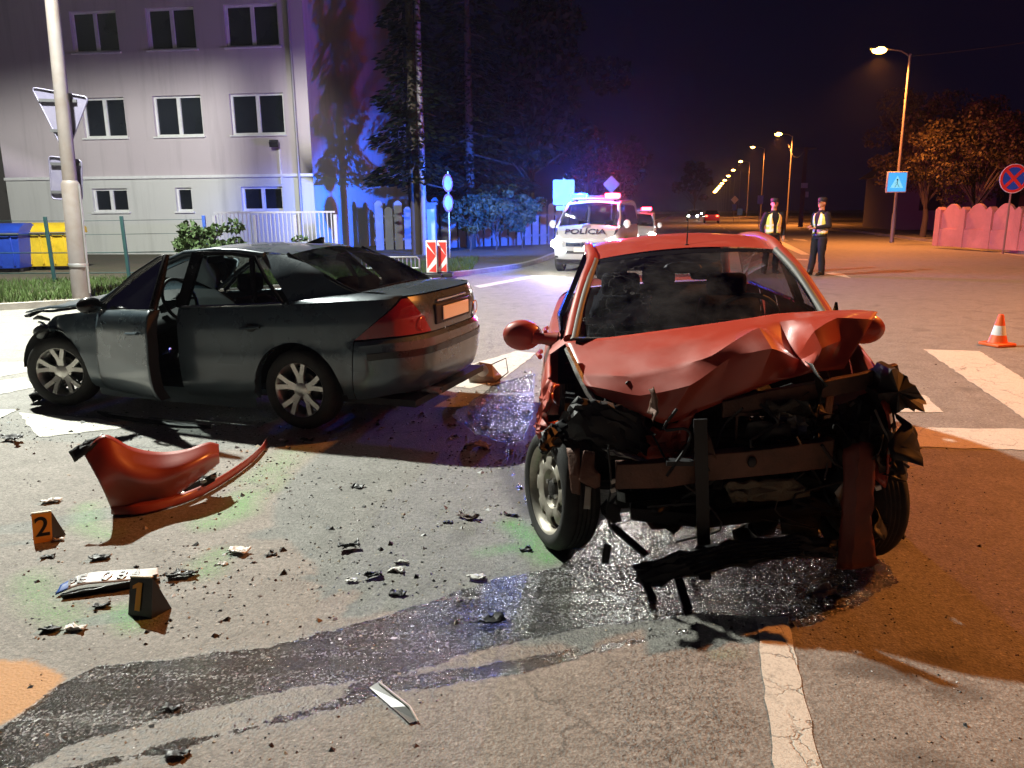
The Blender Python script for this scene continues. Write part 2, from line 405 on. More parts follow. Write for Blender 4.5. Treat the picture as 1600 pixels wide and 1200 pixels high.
def worn_paint():
    m, t, b = nmat('road paint'); p = wpos(t)
    mid = noise(t, 9, 6, .7, p); fine = noise(t, 130, 3, .7, p); big = noise(t, 2.2, 4, .6, p)
    v = N(t, 'TexVoronoi', feature='DISTANCE_TO_EDGE', i_Scale=5.5); L(t, mixc(t, .12, p, noise(t, 6, 4, .7, p).outputs[1]), v.inputs['Vector'])
    crack = mth(t, 'MULTIPLY', ramp(t, v.outputs[0], [(.0, 1), (.022, 0)]), ramp(t, big.outputs[0], [(.46, 0), (.60, .8)]))
    c = mixc(t, mid.outputs[0], (.46, .44, .38), (.64, .62, .55))
    c = mixc(t, ramp(t, fine.outputs[0], [(.36, .55), (.5, 0)]), c, (.25, .24, .21))
    worn = mth(t, 'MULTIPLY', ramp(t, mid.outputs[0], [(.55, 0), (.72, 1)]), .75)
    c = mixc(t, worn, c, (.15, .145, .13)); c = mixc(t, crack, c, (.04, .038, .035))
    L(t, c, b.inputs['Base Color']); b.inputs['Roughness'].default_value = .7
    h = mth(t, 'SUBTRACT', fine.outputs[0], mth(t, 'MULTIPLY', crack, 2)); bump(t, b, h, .6, .005)
    return m
PAINT = worn_paint()
def paint(pts, z=.004, ragged=.012):
    """a painted mark as a thin sheet with slightly chipped long edges"""
    P = [np.array(q[:2]) for q in pts]; ring = []
    for a, b in zip(P, P[1:] + P[:1]):
        n = max(2, int(np.hypot(*(b - a)) / .06)); n = min(n, 60)
        nr = np.array([-(b - a)[1], (b - a)[0]]) / (np.hypot(*(b - a)) + 1e-9)
        for i in range(n):
            q = a + (b - a) * i / n + nr * random.uniform(-ragged, ragged); ring.append((q[0], q[1], z))
    mb = MB(); mb.add(ring, [tuple(range(len(ring)))]); o = mb.build('road_marking', PAINT, None, 0, fix=False); o['kind'] = 'structure'
    return o
def ppx(pts, **k): return paint([gp(x, y) for x, y in pts], **k)
ppx([(1180, 965), (1231, 965), (1290, 1235), (1214, 1235)], ragged=.006)
ppx([(1443, 546), (1530, 549), (1700, 655), (1700, 700), (1600, 655)])
ppx([(1402, 668), (1680, 672), (1690, 706), (1400, 698)])
ppx([(1395, 615), (1445, 618), (1475, 645), (1400, 644)])
ppx([(1650, 545), (1760, 548), (1900, 640), (1820, 645)])
ppx([(668, 600), (735, 570), (806, 549), (838, 552), (790, 590), (735, 607)])
ppx([(-40, 568), (45, 566), (60, 578), (-40, 596)]); ppx([(-40, 600), (40, 590), (55, 605), (-40, 625)])
ppx([(28, 645), (62, 684), (205, 668), (150, 655)]); 
ppx([(0, 655), (28, 640), (-60, 640), (-120, 660)])
ppx([(740, 447), (838, 430), (845, 432), (750, 450)], ragged=.004); ppx([(1195, 372), (1212, 372), (1265, 398), (1252, 398)], ragged=.004)
ppx([(1216, 376), (1232, 376), (1224, 373), (1212, 373)], ragged=.003); ppx([(1240, 375), (1263, 377), (1256, 374), (1238, 373)], ragged=.003)
ppx([(1236, 406), (1262, 407), (1262, 405), (1236, 404)], ragged=.003)
ppx([(1290, 428), (1330, 435), (1318, 428), (1300, 426)], ragged=.004)
DIRV = np.array([.222, .975]); 
for k in range(7):                                       # dashed centre line running down the far road
    a = np.array([9.0, 27.0]) + DIRV * (k * 9); nn = np.array([DIRV[1], -DIRV[0]]) * .07
    paint([a - nn, a + nn, a + DIRV * 4 + nn, a + DIRV * 4 - nn], ragged=.004)
e0 = np.array([16.9, 26.1]); nn = np.array([.975, -.2]) * .06   # edge line beside the far kerb
paint([e0 - nn - DIRV * 14, e0 + nn - DIRV * 14, e0 + nn + DIRV * 60, e0 - nn + DIRV * 60], ragged=.004)

# kerbs, verges
def strip(name, line, width, z, mat, side=1, kind='structure', step=.5):
    """a raised slab along a polyline, with a vertical face on the kerb side"""
    P = [np.array(p[:2], float) for p in line]; top = []; 
    for i, p in enumerate(P):
        d = P[min(i + 1, len(P) - 1)] - P[max(i - 1, 0)]; d /= np.hypot(*d); n = np.array([-d[1], d[0]]) * side
        top.append([(p[0], p[1], -.02), (p[0], p[1], z), (p[0] + n[0] * width, p[1] + n[1] * width, z), (p[0] + n[0] * width, p[1] + n[1] * width, -.02)])
    o = MB().grid(top).build(name, mat, None, 30); o['kind'] = kind
    return o
CONC = M('kerb concrete', (.30, .28, .25), .85, var=.25, scale=6, bmp=.5, dirt=(.1, .09, .08), dirtamt=.6)
SOIL = M('verge soil', (.07, .055, .035), .95, var=.4, scale=1.5, bmp=.8, bscale=30, dirt=(.04, .05, .02), dirtamt=.8)
PAVE = M('pavement asphalt', (.16, .14, .12), .85, var=.3, scale=2.5, bmp=.6, bscale=120, dirt=(.07, .06, .05), dirtamt=.6)
LK = [(-40, 4.), (-20, 9.), (-12, 11.9), (-8.7, 13.0), (-6.5, 14.6), (-4, 16.8), (-1.6, 18.9), (0.1, 21.6), (1.0, 24.5), (1.5, 27.0)] + [(1.5 + .228 * k, 27 + k) for k in range(5, 200, 10)]
LKs = [tuple(p) for p in crom(LK, 140)]
strip('kerb', LKs, .16, .11, CONC, 1)
def offs(line, d):
    P = [np.array(p, float) for p in line]; o = []
    for i, p in enumerate(P):
        t_ = P[min(i + 1, len(P) - 1)] - P[max(i - 1, 0)]; t_ /= np.hypot(*t_); o.append(tuple(p + np.array([-t_[1], t_[0]]) * d))
    return o
vp = offs(LKs, .16); vp = [(p[0], p[1], .10) for p in vp]
_o = MB().add(vp + [(-160, 420, .10), (-260, 200, .10), (-160, 0, .10)], [tuple(range(len(vp) + 3))]).build('verge_left', SOIL, None, 0); _o['kind'] = 'structure'
RK = [(11, -20)] + [(17.35 + .207 * k, 26.1 + k) for k in range(-30, 220, 10)]
strip('kerb', RK, .16, .12, CONC, -1); strip('pavement', offs(RK, -.16), 3.2, .11, PAVE, -1); strip('verge_right', offs(RK, -3.36), 80, .10, SOIL, -1)
# ================================================================== background: buildings, fences, poles, trees
def wb(mb, name, mat, root, **k):
    """part given in world coordinates under an unrotated root"""
    return mb.build(name, mat, root, loc=-root.location, **k)
def plaster(name, c1, c2):
    m, t, b = nmat(name); p = wpos(t)
    n = noise(t, .35, 6, .6, p); f = noise(t, 40, 3, .6, p); mp = N(t, 'Mapping'); mp.inputs['Scale'].default_value = (1.5, 1.5, .12); L(t, p, mp.inputs[0]); s = noise(t, 2, 5, .65, mp.outputs[0])
    c = mixc(t, n.outputs[0], c1, c2); c = mixc(t, mth(t, 'MULTIPLY', ramp(t, s.outputs[0], [(.5, 0), (.75, 1)]), .35), c, tuple(q * .5 for q in c1))
    L(t, c, b.inputs['Base Color']); b.inputs['Roughness'].default_value = .9; bump(t, b, f.outputs[0], .4, .01); return m
WALLM = plaster('wall plaster', (.46, .40, .43), (.56, .50, .52)); PLINTH = plaster('plinth plaster', (.52, .52, .50), (.62, .62, .60))  # lavender-pink of mixed blue and warm light put into the wall colour
WFRAME = M('white window plastic', (.75, .75, .75), .4, var=.06, dirt=(.4, .4, .38), dirtamt=.3)
def dark_pane():
    m, t, b = nmat('window pane'); p = wpos(t); n = noise(t, .6, 3, .5, p)
    L(t, mixc(t, n.outputs[0], (.004, .005, .008), (.03, .035, .045)), b.inputs['Base Color']); b.inputs['Roughness'].default_value = .06; b.inputs['Specular IOR Level'].default_value = .7; return m
PANE = dark_pane()
BR = np.array([-6.95, 28.0, 0]); BE = np.array([-.9918, .128, 0]); BN = np.array([-.128, -.9918, 0]); ZZ = np.array([0, 0, 1.])
bld = thing('apartment_building', 'pale plastered building with rows of white framed double windows behind the waste bins', 'building', BR)
def fuz(px, py):
    q = onplane(px, py, BR, BN); return float((q - BR) @ BE), float(q[2])
WPX = [(108, 24, 188, 86), (226, 13, 308, 76), (348, 1, 437, 66), (126, 159, 200, 218), (237, 150, 319, 212), (357, 141, 446, 206), (143, 297, 202, 332), (273, 293, 302, 330), (376, 290, 443, 328)]
wins = []
for a, b_, c_, d_ in WPX:
    u1, z1 = fuz(a, b_); u0, z0 = fuz(c_, d_); wins.append([u0, u1, z0, z1])
for r in (0, 3, 6):                                             # the same storey lines for one row
    zz0 = np.mean([w[2] for w in wins[r:r + 3]]); zz1 = np.mean([w[3] for w in wins[r:r + 3]])
    for w in wins[r:r + 3]: w[2], w[3] = float(zz0), float(zz1)
BW, BH = 11.9, 16.5
for w in wins[0:3]: wins.append([w[0], w[1], w[2] + 3.5, w[3] + 3.5])
def facade(wins, W, H, z0, z1, depth):
    us = sorted({0, W, *[q for w in wins for q in w[:2]]}); zs = sorted({z0, z1, *[q for w in wins for q in w[2:] if z0 < q < z1]})
    mb = MB(); P = lambda u, z, d=0: BR + BE * u + ZZ * z - BN * d
    for i in range(len(us) - 1):
        for j in range(len(zs) - 1):
            um, zm = (us[i] + us[i + 1]) / 2, (zs[j] + zs[j + 1]) / 2
            if any(w[0] < um < w[1] and w[2] < zm < w[3] for w in wins): continue
            mb.add([P(us[i], zs[j]), P(us[i + 1], zs[j]), P(us[i + 1], zs[j + 1]), P(us[i], zs[j + 1])], [(0, 1, 2, 3)])
    for u0, u1, a, b in wins:
        if not (z0 < (a + b) / 2 < z1): continue
        c = [P(u0, a), P(u1, a), P(u1, b), P(u0, b)]; d = [P(u0, a, depth), P(u1, a, depth), P(u1, b, depth), P(u0, b, depth)]
        mb.add(c + d, [(0, 1, 5, 4), (1, 2, 6, 5), (2, 3, 7, 6), (3, 0, 4, 7)])
    return mb
zc = fuz(300, 276)[1]
wl = facade(wins, BW, BH, zc, BH, .22)
for (u, v) in ((0, 1),):
    A = BR; B = BR - BN * 13; C = BR + BE * BW - BN * 13; D = BR + BE * BW
    wl.add([A + ZZ * zc, B + ZZ * zc, B + ZZ * BH, A + ZZ * BH, C + ZZ * zc, C + ZZ * BH, D + ZZ * zc, D + ZZ * BH], [(0, 1, 2, 3), (1, 4, 5, 2), (4, 6, 7, 5), (3, 2, 5, 7)])
wb(wl, 'wall', WALLM, bld, angle=20)
pl = facade(wins, BW, BH, 0, zc, .18)
pl.add([BR, BR - BN * 13, BR - BN * 13 + ZZ * zc, BR + ZZ * zc], [(0, 1, 2, 3)])
o = wb(pl, 'plinth', PLINTH, bld, angle=20)
wb(MB().bar(BR + ZZ * zc + BN * .03 - BE * .02, BR + BE * BW + ZZ * zc + BN * .03, .09, .10), 'string_course', WFRAME, bld, angle=20)
for k, (u0, u1, a, b) in enumerate(wins):
    P = lambda u, z, d: BR + BE * u + ZZ * z - BN * d
    fr = MB(); w = .075; dp = .14
    fr.bar(P(u0, a + w / 2, dp), P(u1, a + w / 2, dp), .06, w); fr.bar(P(u0, b - w / 2, dp), P(u1, b - w / 2, dp), .06, w)
    for u in ([u0 + w / 2, u1 - w / 2] + ([u0 + (u1 - u0) * .50] if u1 - u0 > 1 else [])):
        ww = w if u in (u0 + w / 2, u1 - w / 2) else w * 1.7
        fr.bar(P(u, a + w, dp), P(u, b - w, dp), .066, ww, up=BE)
    win = wb(fr, 'window', WFRAME, bld, angle=20)
    um = (u0 + u1) / 2 if u1 - u0 > 1 else None
    for q0, q1 in ([(u0, um), (um, u1)] if um else [(u0, u1)]):
        MB().add([P(q0 + .03, a + .03, dp + .02), P(q1 - .03, a + .03, dp + .02), P(q1 - .03, b - .03, dp + .02), P(q0 + .03, b - .03, dp + .02)], [(0, 1, 2, 3)]).build('pane', PANE, win, 0)
    MB().bar(P(u0 - .06, a - .03, -.03), P(u1 + .06, a - .03, -.03), .10, .05).build('sill', WFRAME, win, 20)
# wall flood lamp and its conduit
fq = onplane(432, 225, BR, BN); lampf = MB().box(fq + BN * .22, (.3, .2, .18), rx=.5, rz=.13).bar(fq, fq + BN * .2, .05, .05)
wb(lampf, 'wall_lamp', M('dark fitting', (.03, .03, .03), .4), bld)
wb(MB().bar(onplane(437, 232, BR, BN) + BN * .03, onplane(441, 288, BR, BN) + BN * .03, .05, .05), 'conduit', WFRAME, bld)
# the dark neighbouring block further along
nb = thing('apartment_building', 'dark unlit block standing beyond the pale building beside the blue bin', 'building', (-24, 34, 0))
q = MB(); q.box((0, 0, 8), (9.0, 10, 16)); nbw = q.build('wall', M('dark render', (.10, .09, .09), .9, var=.2, scale=.6), nb, 0)
for i in range(4):
    for j in range(2):
        MB().box((1.2 + j * 2.2 - .9, -5.02, 2 + i * 3.4), (1.3, .08, 1.4)).build('window', PANE, nb, 0)
MB().box((0, 0, 16.15), (9.4, 10.4, .3)).build('roof', CONC, nb, 0)

# ------------------------------------------------------------------ white railing ramp beside the building
RAIL = M('white railing paint', (.62, .62, .64), .5, var=.1)
RY = 25.5
rl = thing('railing', 'white barred railing in front of the pale plastered building', 'railing', aty(425, 380, RY) * np.array([1, 1, 0]))
ra, rb_ = aty(335, 345, RY), aty(524, 340, RY); zt = aty(400, 332, RY)[2]
wb(MB().bar((ra[0], RY, zt), (rb_[0], RY, zt), .06, .06).bar((ra[0], RY, .35), (rb_[0], RY, .35), .05, .05), 'rail', RAIL, rl)
nbar = 30
barm = MB().box((0, 0, 0), (.035, .03, zt - .4)).mesh('bar', RAIL)
for i in range(nbar + 1):
    x = ra[0] + (rb_[0] - ra[0]) * i / nbar
    if i % 10 == 0:
        wb(MB().box((x, RY, .75), (.11, .11, 1.5)), 'post', RAIL, rl, bevel=.01)
    else:
        o = bpy.data.objects.new('bar', barm); COL.objects.link(o); o.parent = rl; o.location = Vector((x, RY - .0, (zt + .36) / 2)) - rl.location

# ------------------------------------------------------------------ waste bins
def bin_(name, label, px, colour, w=1.25):
    c = gp(*px); t = thing(name, label, 'waste bin', (c[0], c[1], .1), .12)
    m = M(label[:12] + ' plastic', colour, .45, var=.12, scale=5, dirt=tuple(q * .4 for q in colour), dirtamt=.5)
    b = MB(); sec = [(.86, .10), (.92, .3), (.97, .7), (1.0, .98)]
    b.grid([[(x * w / 2 * k, y * .5 * k, z) for x, y in ((-1, -1), (1, -1), (1, 1), (-1, 1))] for k, z in sec], True); b.add([(x * w / 2 * .86, y * .43, .10) for x, y in ((-1, -1), (1, -1), (1, 1), (-1, 1))], [(0, 1, 2, 3)])
    for i in range(4): b.box(((-.36 + .24 * i) * w, -.478 + .0, .55), (.05, .06, .78), rx=.07)
    body = b.build('body', m, t, 25, bevel=.012)
    l = MB(); l.grid([[(x, -.55 + .0, .98), (x, -.55, 1.06), (x, -.40, 1.17), (x, -.1, 1.26), (x, .2, 1.26), (x, .5, 1.12), (x, .55, .98)] for x in np.linspace(-w / 2 - .05, w / 2 + .05, 9)])
    for x in (-w / 2 - .05, w / 2 + .05): l.add([(x, -.55, .98), (x, -.55, 1.06), (x, -.40, 1.17), (x, -.1, 1.26), (x, .2, 1.26), (x, .5, 1.12), (x, .55, .98)], [tuple(range(7))])
    l.build('lid', m, t, 40); MB().tube([(-w / 2 - .04, -.56, 1.0), (-w / 2 - .04, -.62, 1.0), (w / 2 + .04, -.62, 1.0), (w / 2 + .04, -.56, 1.0)], .02, 6).build('handle', M('bin steel', (.3, .3, .3), .4, .8), t)
    for x in (-.4, .4):
        for y in (-.3, .3): MB().lathe([(.005, -.03), (.08, -.03), (.08, .03), (.005, .03)], 12, (x * w, y, .08), 'X').build('wheel', M('bin rubber', (.02, .02, .02), .7), t)
    return t
bin_('waste_bin', 'yellow plastic waste bin with rounded lid beside the blue one', (92, 426), (.62, .42, .02))
bin_('waste_bin', 'deep blue plastic waste bin with rounded lid', (8, 430), (.015, .05, .36), 1.4)

# ------------------------------------------------------------------ green wire fence
GREEN = M('fence green paint', (.015, .05, .05), .5, var=.2)
fy = 17.4; wf = thing('wire_fence', 'low dark green wire fence with slim posts in front of the bins', 'fence', (-9.5, fy, .1))
zt2 = aty(82, 340, fy)[2]
pxs = [aty(p, 400, fy)[0] for p in (-40, 80, 198, 325)]
for x in pxs: wb(MB().bar((x, fy, .1), (x - .02, fy, zt2 + .02), .07, .05, up=(0, 1, 0)), 'post', GREEN if x < pxs[3] else M('blue post paint', (.03, .08, .35), .5), wf, bevel=.006)
for z in (.3, .75, 1.15, 1.45): wb(MB().tube([(pxs[0], fy + .03, z), ((pxs[0] + pxs[-1]) / 2, fy + .03, z - .015), (pxs[-1], fy + .03, z)], .012 if z in (.3, .75) else .006, 5), 'wire', GREEN, wf)

# ------------------------------------------------------------------ grass
def blade_mat(name, c):
    m, t, b = nmat(name); inf = N(t, 'ObjectInfo'); p = wpos(t); n = noise(t, 3, 3, .6, p)
    L(t, mixc(t, n.outputs[0], tuple(q * .5 for q in c), tuple(q * 1.5 for q in c)), b.inputs['Base Color']); b.inputs['Roughness'].default_value = .6
    b.inputs['Specular IOR Level'].default_value = .3; return m
GRASSM = blade_mat('grass blade', (.05, .085, .02))
rg = np.random.default_rng(3); gv = []; gf = []
def kerb_y(x): return float(np.interp(x, [p[0] for p in LKs[:60]], [p[1] for p in LKs[:60]]))
for i in range(26000):
    x = rg.uniform(-17, -1.0); y0 = float(np.interp(x, [-40, -20, -12, -8.7, -6.5, -4, -1.6, .1], [4., 9, 11.9, 13, 14.6, 16.8, 18.9, 21.6])); y = y0 + .25 + rg.uniform(0, 1) ** 1.4 * 5.0
    h = rg.uniform(.05, .17); a = rg.uniform(0, 6.28); w = .012; lx, ly = rg.normal(0, .05, 2); n = len(gv)
    gv += [(x - w * math.cos(a), y - w * math.sin(a), .09), (x + w * math.cos(a), y + w * math.sin(a), .09), (x + lx, y + ly, .1 + h)]; gf.append((n, n + 1, n + 2))
g_ = MB(); g_.add(gv, gf); o = g_.build('grass', GRASSM, None, 0, fix=False); tag(o, 'short rough grass on the verge between kerb and bins', 'grass', kind='stuff')

# ------------------------------------------------------------------ trees and shrubs
def leafmat(name, c1, c2):
    m, t, b = nmat(name); p = wpos(t); n = noise(t, 1.6, 5, .7, p); n2 = noise(t, 20, 2, .6, p)
    c = mixc(t, n.outputs[0], c1, c2); c = mixc(t, mth(t, 'MULTIPLY', n2.outputs[0], .5), c, tuple(q * .4 for q in c1))
    L(t, c, b.inputs['Base Color']); b.inputs['Roughness'].default_value = .65; b.inputs['Specular IOR Level'].default_value = .25; return m
BARK = M('bark', (.06, .045, .035), .95, var=.35, scale=5, bmp=.8)
def leaves(rg, centres, radii, n, size, flat=.7):
    v = []; f = []
    k = len(centres); pick = rg.integers(0, k, n); C = np.array(centres)[pick]; Rr = np.array(radii)[pick]
    d = rg.normal(size=(n, 3)); d /= np.linalg.norm(d, axis=1)[:, None]; r = rg.uniform(.35, 1, n) ** .5
    P = C + d * (Rr * r)[:, None] * np.array([1, 1, flat]); A = rg.normal(size=(n, 3)); B = rg.normal(size=(n, 3))
    A /= np.linalg.norm(A, axis=1)[:, None]; B = np.cross(A, B); B /= np.linalg.norm(B, axis=1)[:, None]; s = size * rg.uniform(.6, 1.3, n)[:, None]
    A *= s; B *= s * .55
    v = np.stack([P - A, P + B * .9, P + A, P - B], 1).reshape(-1, 3); f = np.arange(4 * n).reshape(-1, 4)
    return v.tolist(), f.tolist()
def tree(name, label, base, h, rx, n, mat, trunk_h, size=.12, seed=1, clumps=38, group=None, rz=None, trunk_r=.16):
    rg = np.random.default_rng(seed); t = thing(name, label, 'tree', base, 0, group); rz = rz or (h - trunk_h) / 2; cz = trunk_h + rz
    cs = []; rs = []
    for i in range(clumps):
        d = rg.normal(size=3); d /= np.linalg.norm(d); r = rg.uniform(.35, .95); cs.append((d[0] * rx * r, d[1] * rx * r, cz + d[2] * rz * r)); rs.append(rx * rg.uniform(.18, .36))
    tr = MB(); tr.tube([(0, 0, 0), (.05, 0, trunk_h * .6), (.0, .05, trunk_h), (0, 0, cz)], [trunk_r, trunk_r * .8, trunk_r * .6, trunk_r * .3], 9)
    for c in cs[::2]:
        s = (0, 0, trunk_h * .8 + rg.uniform(0, .3) * rz); mid = tuple((np.array(s) + np.array(c)) / 2 + np.array([0, 0, .15])); tr.tube([s, mid, c], [trunk_r * .4, trunk_r * .25, .012], 5)
    tr.build('trunk', BARK, t, 60)
    v, f = leaves(rg, cs, rs, n, size); MB().add(v, f).build('crown', mat, t, 0, fix=False)
    return t
def conifer(name, label, base, h, r, n, mat, seed=1, z0=1.2, group=None):
    rg = np.random.default_rng(seed); t = thing(name, label, 'tree', base, 0, group)
    tr = MB(); tr.tube([(0, 0, 0), (0, 0, h * .6), (0, 0, h * .97)], [.2, .12, .02], 9); v = []
    A = []; 
    for i in range(n):
        z = z0 + (h - z0) * rg.uniform(0, 1) ** 1.35; k = 1 - (z - z0) / (h - z0); lay = .75 + .25 * math.sin(z * 5.0); rr = r * (k ** .8) * lay * rg.uniform(.25, 1) ** .6; a = rg.uniform(0, 6.283)
        dx, dy = math.cos(a), math.sin(a); L_ = rg.uniform(.16, .34); droop = -.10 - .12 * rg.uniform()
        p = np.array([dx * rr, dy * rr, z - .12 * rr]); d = np.array([dx, dy, droop * 2]) * L_; w = np.cross(d, [0, 0, 1]); w = w / (np.linalg.norm(w) + 1e-9) * L_ * .28 + np.array([0, 0, rg.uniform(-.05, .05)])
        A += [p - d * .5, p + w, p + d * .6, p - w]
    for i in range(40):
        z = z0 + (h - z0) * i / 42; k = 1 - (z - z0) / (h - z0); a = i * 2.4; tr.tube([(0, 0, z), (math.cos(a) * r * k * .8, math.sin(a) * r * k * .8, z - .2 * r * k)], [.035 * k + .008, .005], 4)
    tr.build('trunk', BARK, t, 60)
    MB().add(A, np.arange(len(A)).reshape(-1, 4).tolist()).build('crown', mat, t, 0, fix=False)
    return t
DARKL = leafmat('conifer needles', (.003, .006, .004), (.007, .012, .007)); GRNL = leafmat('shrub leaves', (.03, .06, .02), (.07, .11, .035)); ORL = leafmat('autumn leaves', (.035, .026, .012), (.075, .052, .022)); BLL = leafmat('hedge leaves', (.04, .06, .03), (.08, .11, .05))
conifer('conifer_tree', 'tall dark conifer beside the corner of the pale building', (-3.3, 27.4, 0), 15, 1.75, 6000, DARKL, 4, 2.6)
conifer('conifer_tree', 'dark conifer beyond the tall utility pole and the board fence', (-1.6, 31.5, 0), 14, 3.0, 7000, DARKL, 8, 2.4)
tree('broadleaf_tree', 'broad dark tree rising over the board fence behind the blue lit shrubs', (1.0, 38, 0), 12, 4.4, 9000, DARKL, 3.2, .2, 21, 46)
for i, (px, y, h, lab) in enumerate(((735, 29.5, 2.3, 'blue lit shrub against the board fence beside the pair of round signs'), (775, 30.2, 2.6, 'tall blue lit shrub in the middle of the board fence'), (815, 31.5, 2.6, 'blue lit shrub where the board fence meets the square sign'))):
    c = aty(px, 400, y); tree('shrub', lab, (c[0], y, .05), h, .95, 2600, BLL, .5, .085, 30 + i, 26, 'shrubs along the board fence', None, .04)['category'] = 'shrub'
c = aty(332, 400, 15.8); tree('shrub', 'leafy green shrub behind the dark sedan at the wire fence', (c[0], 15.8, .1), 1.35, .72, 1900, GRNL, .3, .07, 41, 24, None, .55, .03)['category'] = 'shrub'
c = aty(470, 400, 15.8); tree('shrub', 'low sprig of leaves just above the dark sedan roof', (c[0], 16.2, .1), 1.12, .5, 420, GRNL, .4, .06, 42, 10, None, .3, .02)['category'] = 'shrub'
c = aty(1440, 378, 38); tree('broadleaf_tree', 'orange lit leafy tree behind the tall street lamp', (c[0] + .8, 39.5, 0), 7.6, 2.9, 15000, ORL, 1.8, .085, 51, 60, 'trees on the lamp side')
c = aty(1540, 330, 33); tree('broadleaf_tree', 'dark leafy tree overhanging the scalloped wall', (c[0] + 1.0, 35.5, 0), 6.4, 2.9, 15000, ORL, 1.6, .085, 52, 60, 'trees on the lamp side')
c = aty(1205, 330, 95); tree('broadleaf_tree', 'small distant tree behind the bare chested road sign row'.replace('bare chested ', ''), (c[0] - 3.5, 120, 0), 9, 3.0, 1500, ORL, 2.5, .3, 53, 20)
for i, (x, y, h, lab) in enumerate(((33, 62, 8, 'dark tree between the wooden utility pole and the second street lamp'), (40, 80, 9, 'dark tree far down the road behind the second street lamp'), (12, 90, 10, 'dark tree standing far off behind the second police car'), (6.5, 66, 9, 'dark tree on the verge behind the diamond sign'))):
    tree('broadleaf_tree', lab, (x, y, 0), h, h * .36, 2200, DARKL, h * .22, .25, 60 + i, 24, 'distant dark trees')

# ------------------------------------------------------------------ board fence, lit blue by the police lights
BOARD = M('grey fence board', (.22, .22, .24), .8, var=.3, scale=3, bmp=.4, dirt=(.1, .1, .1), dirtamt=.6)
f0, f1 = np.array([-5.3, 30.5]), np.array([3.0, 35.5]); bf = thing('board_fence', 'pale board fence with tall upright boards behind the shrubs', 'fence', (f0[0], f0[1], 0))
nb_ = 24; bdir = (f1 - f0) / np.hypot(*(f1 - f0)); bang = math.atan2(bdir[1], bdir[0]); wdt = np.hypot(*(f1 - f0)) / nb_
meshes = []
for k in range(4):
    hh = 1.75 + .12 * k; q = MB(); q.prism([(-.16, .1), (.16, .1), (.16, hh - .1), (.06, hh), (-.06, hh), (-.16, hh - .1)], .035, ((0, 0, 0), (1, 0, 0), (0, 0, 1), (0, 1, 0))); meshes.append(q.mesh('board', BOARD))
for i in range(nb_):
    p = f0 + (f1 - f0) * (i + .5) / nb_; o = bpy.data.objects.new('board', meshes[random.randrange(4)]); COL.objects.link(o); o.parent = bf
    o.location = (p[0] - f0[0], p[1] - f0[1], 0); o.rotation_euler = (0, 0, bang + random.uniform(-.03, .03))
nrm = np.array([-bdir[1], bdir[0]])
for z in (.5, 1.4):
    MB().bar((nrm[0] * .08, nrm[1] * .08, z), (f1[0] - f0[0] + nrm[0] * .08, f1[1] - f0[1] + nrm[1] * .08, z), .05, .09).build('rail', BOARD, bf)
# pale concrete posts with meter box by the fence
c = aty(672, 380, 28.5); mbx = thing('meter_cabinet', 'pale electricity cabinet standing at the foot of the tall pole', 'cabinet', (c[0], 28.5, 0))
MB().box((0, 0, .95), (.5, .35, 1.7)).build('body', BOARD, mbx, bevel=.02); MB().box((0, 0, 1.84), (.6, .45, .08)).build('roof', CONC, mbx); MB().box((0, -.19, 1.0), (.42, .02, 1.3)).build('door', M('cabinet door', (.45, .46, .48), .5), mbx)

# ------------------------------------------------------------------ poles and signs
STEEL = M('galvanised steel', (.42, .42, .43), .45, .7, var=.15, scale=12, bmp=.1); POLEM = M('pole grey paint', (.18, .16, .155), .55, .2, var=.2, scale=4, dirt=(.14, .10, .07), dirtamt=.7)
SIGNB = M('sign back metal', (.15, .14, .21), .5, .2, var=.08, scale=5, dirt=(.3, .28, .3), dirtamt=.3); BLACKP = M('black plastic', (.012, .012, .013), .5, var=.3, bmp=.15)  # sign backs: lilac cast of the blue beacons put into the metal colour
def round_poly(P, r, n=5):
    P = [np.array(p, float) for p in P]; o = []
    for i, p in enumerate(P):
        a, b = P[i - 1] - p, P[(i + 1) % len(P)] - p; a /= np.hypot(*a); b /= np.hypot(*b)
        for k in range(n + 1):
            t = k / n; q = p + a * r * (1 - t) ** 2 + b * r * t ** 2; o.append(tuple(q))
    return o
b0 = gp(128, 466, .1); sp = thing('sign_post', 'thick grey pole with the backs of a triangular and a square sign', 'sign post', b0, 0, None, ry=.03)
MB().tube([(0, 0, 0), (0, 0, 2.0), (0, 0, 2.06)], [.155, .15, .12], 16).build('base_sleeve', POLEM, sp, 40); MB().tube([(0, 0, 2.0), (0, 0, 9.5)], [.118, .085], 16).build('pole', POLEM, sp, 40)
FACE = -math.atan2(b0[0], b0[1])
yy = b0[1] + .17
def on_sign(pts): return [((aty(x, y, yy) - b0)[0], (aty(x, y, yy) - b0)[2]) for x, y in pts]
pl = on_sign([(40, 138), (129, 151), (97, 244)])
t_ = MB().prism(round_poly(pl, .09), .012, ((0, .17, 0), (1, 0, 0), (0, 0, 1), (0, 1, 0))).build('triangular_sign', SIGNB, sp, 30)
pr = on_sign([(70, 245), (121, 250), (124, 313), (77, 312)]); s_ = MB().prism(round_poly(pr, .07), .012, ((0, .17, 0), (1, 0, 0), (0, 0, 1), (0, 1, 0))).build('square_sign', SIGNB, sp, 30)
def rim(poly, y, r=.014): return MB().tube([(a, y, b) for a, b in poly + poly[:1]], r, 6)
rim(round_poly(pl, .09), .165).build('rim', SIGNB, t_); rim(round_poly(pr, .07), .165).build('rim', SIGNB, s_)
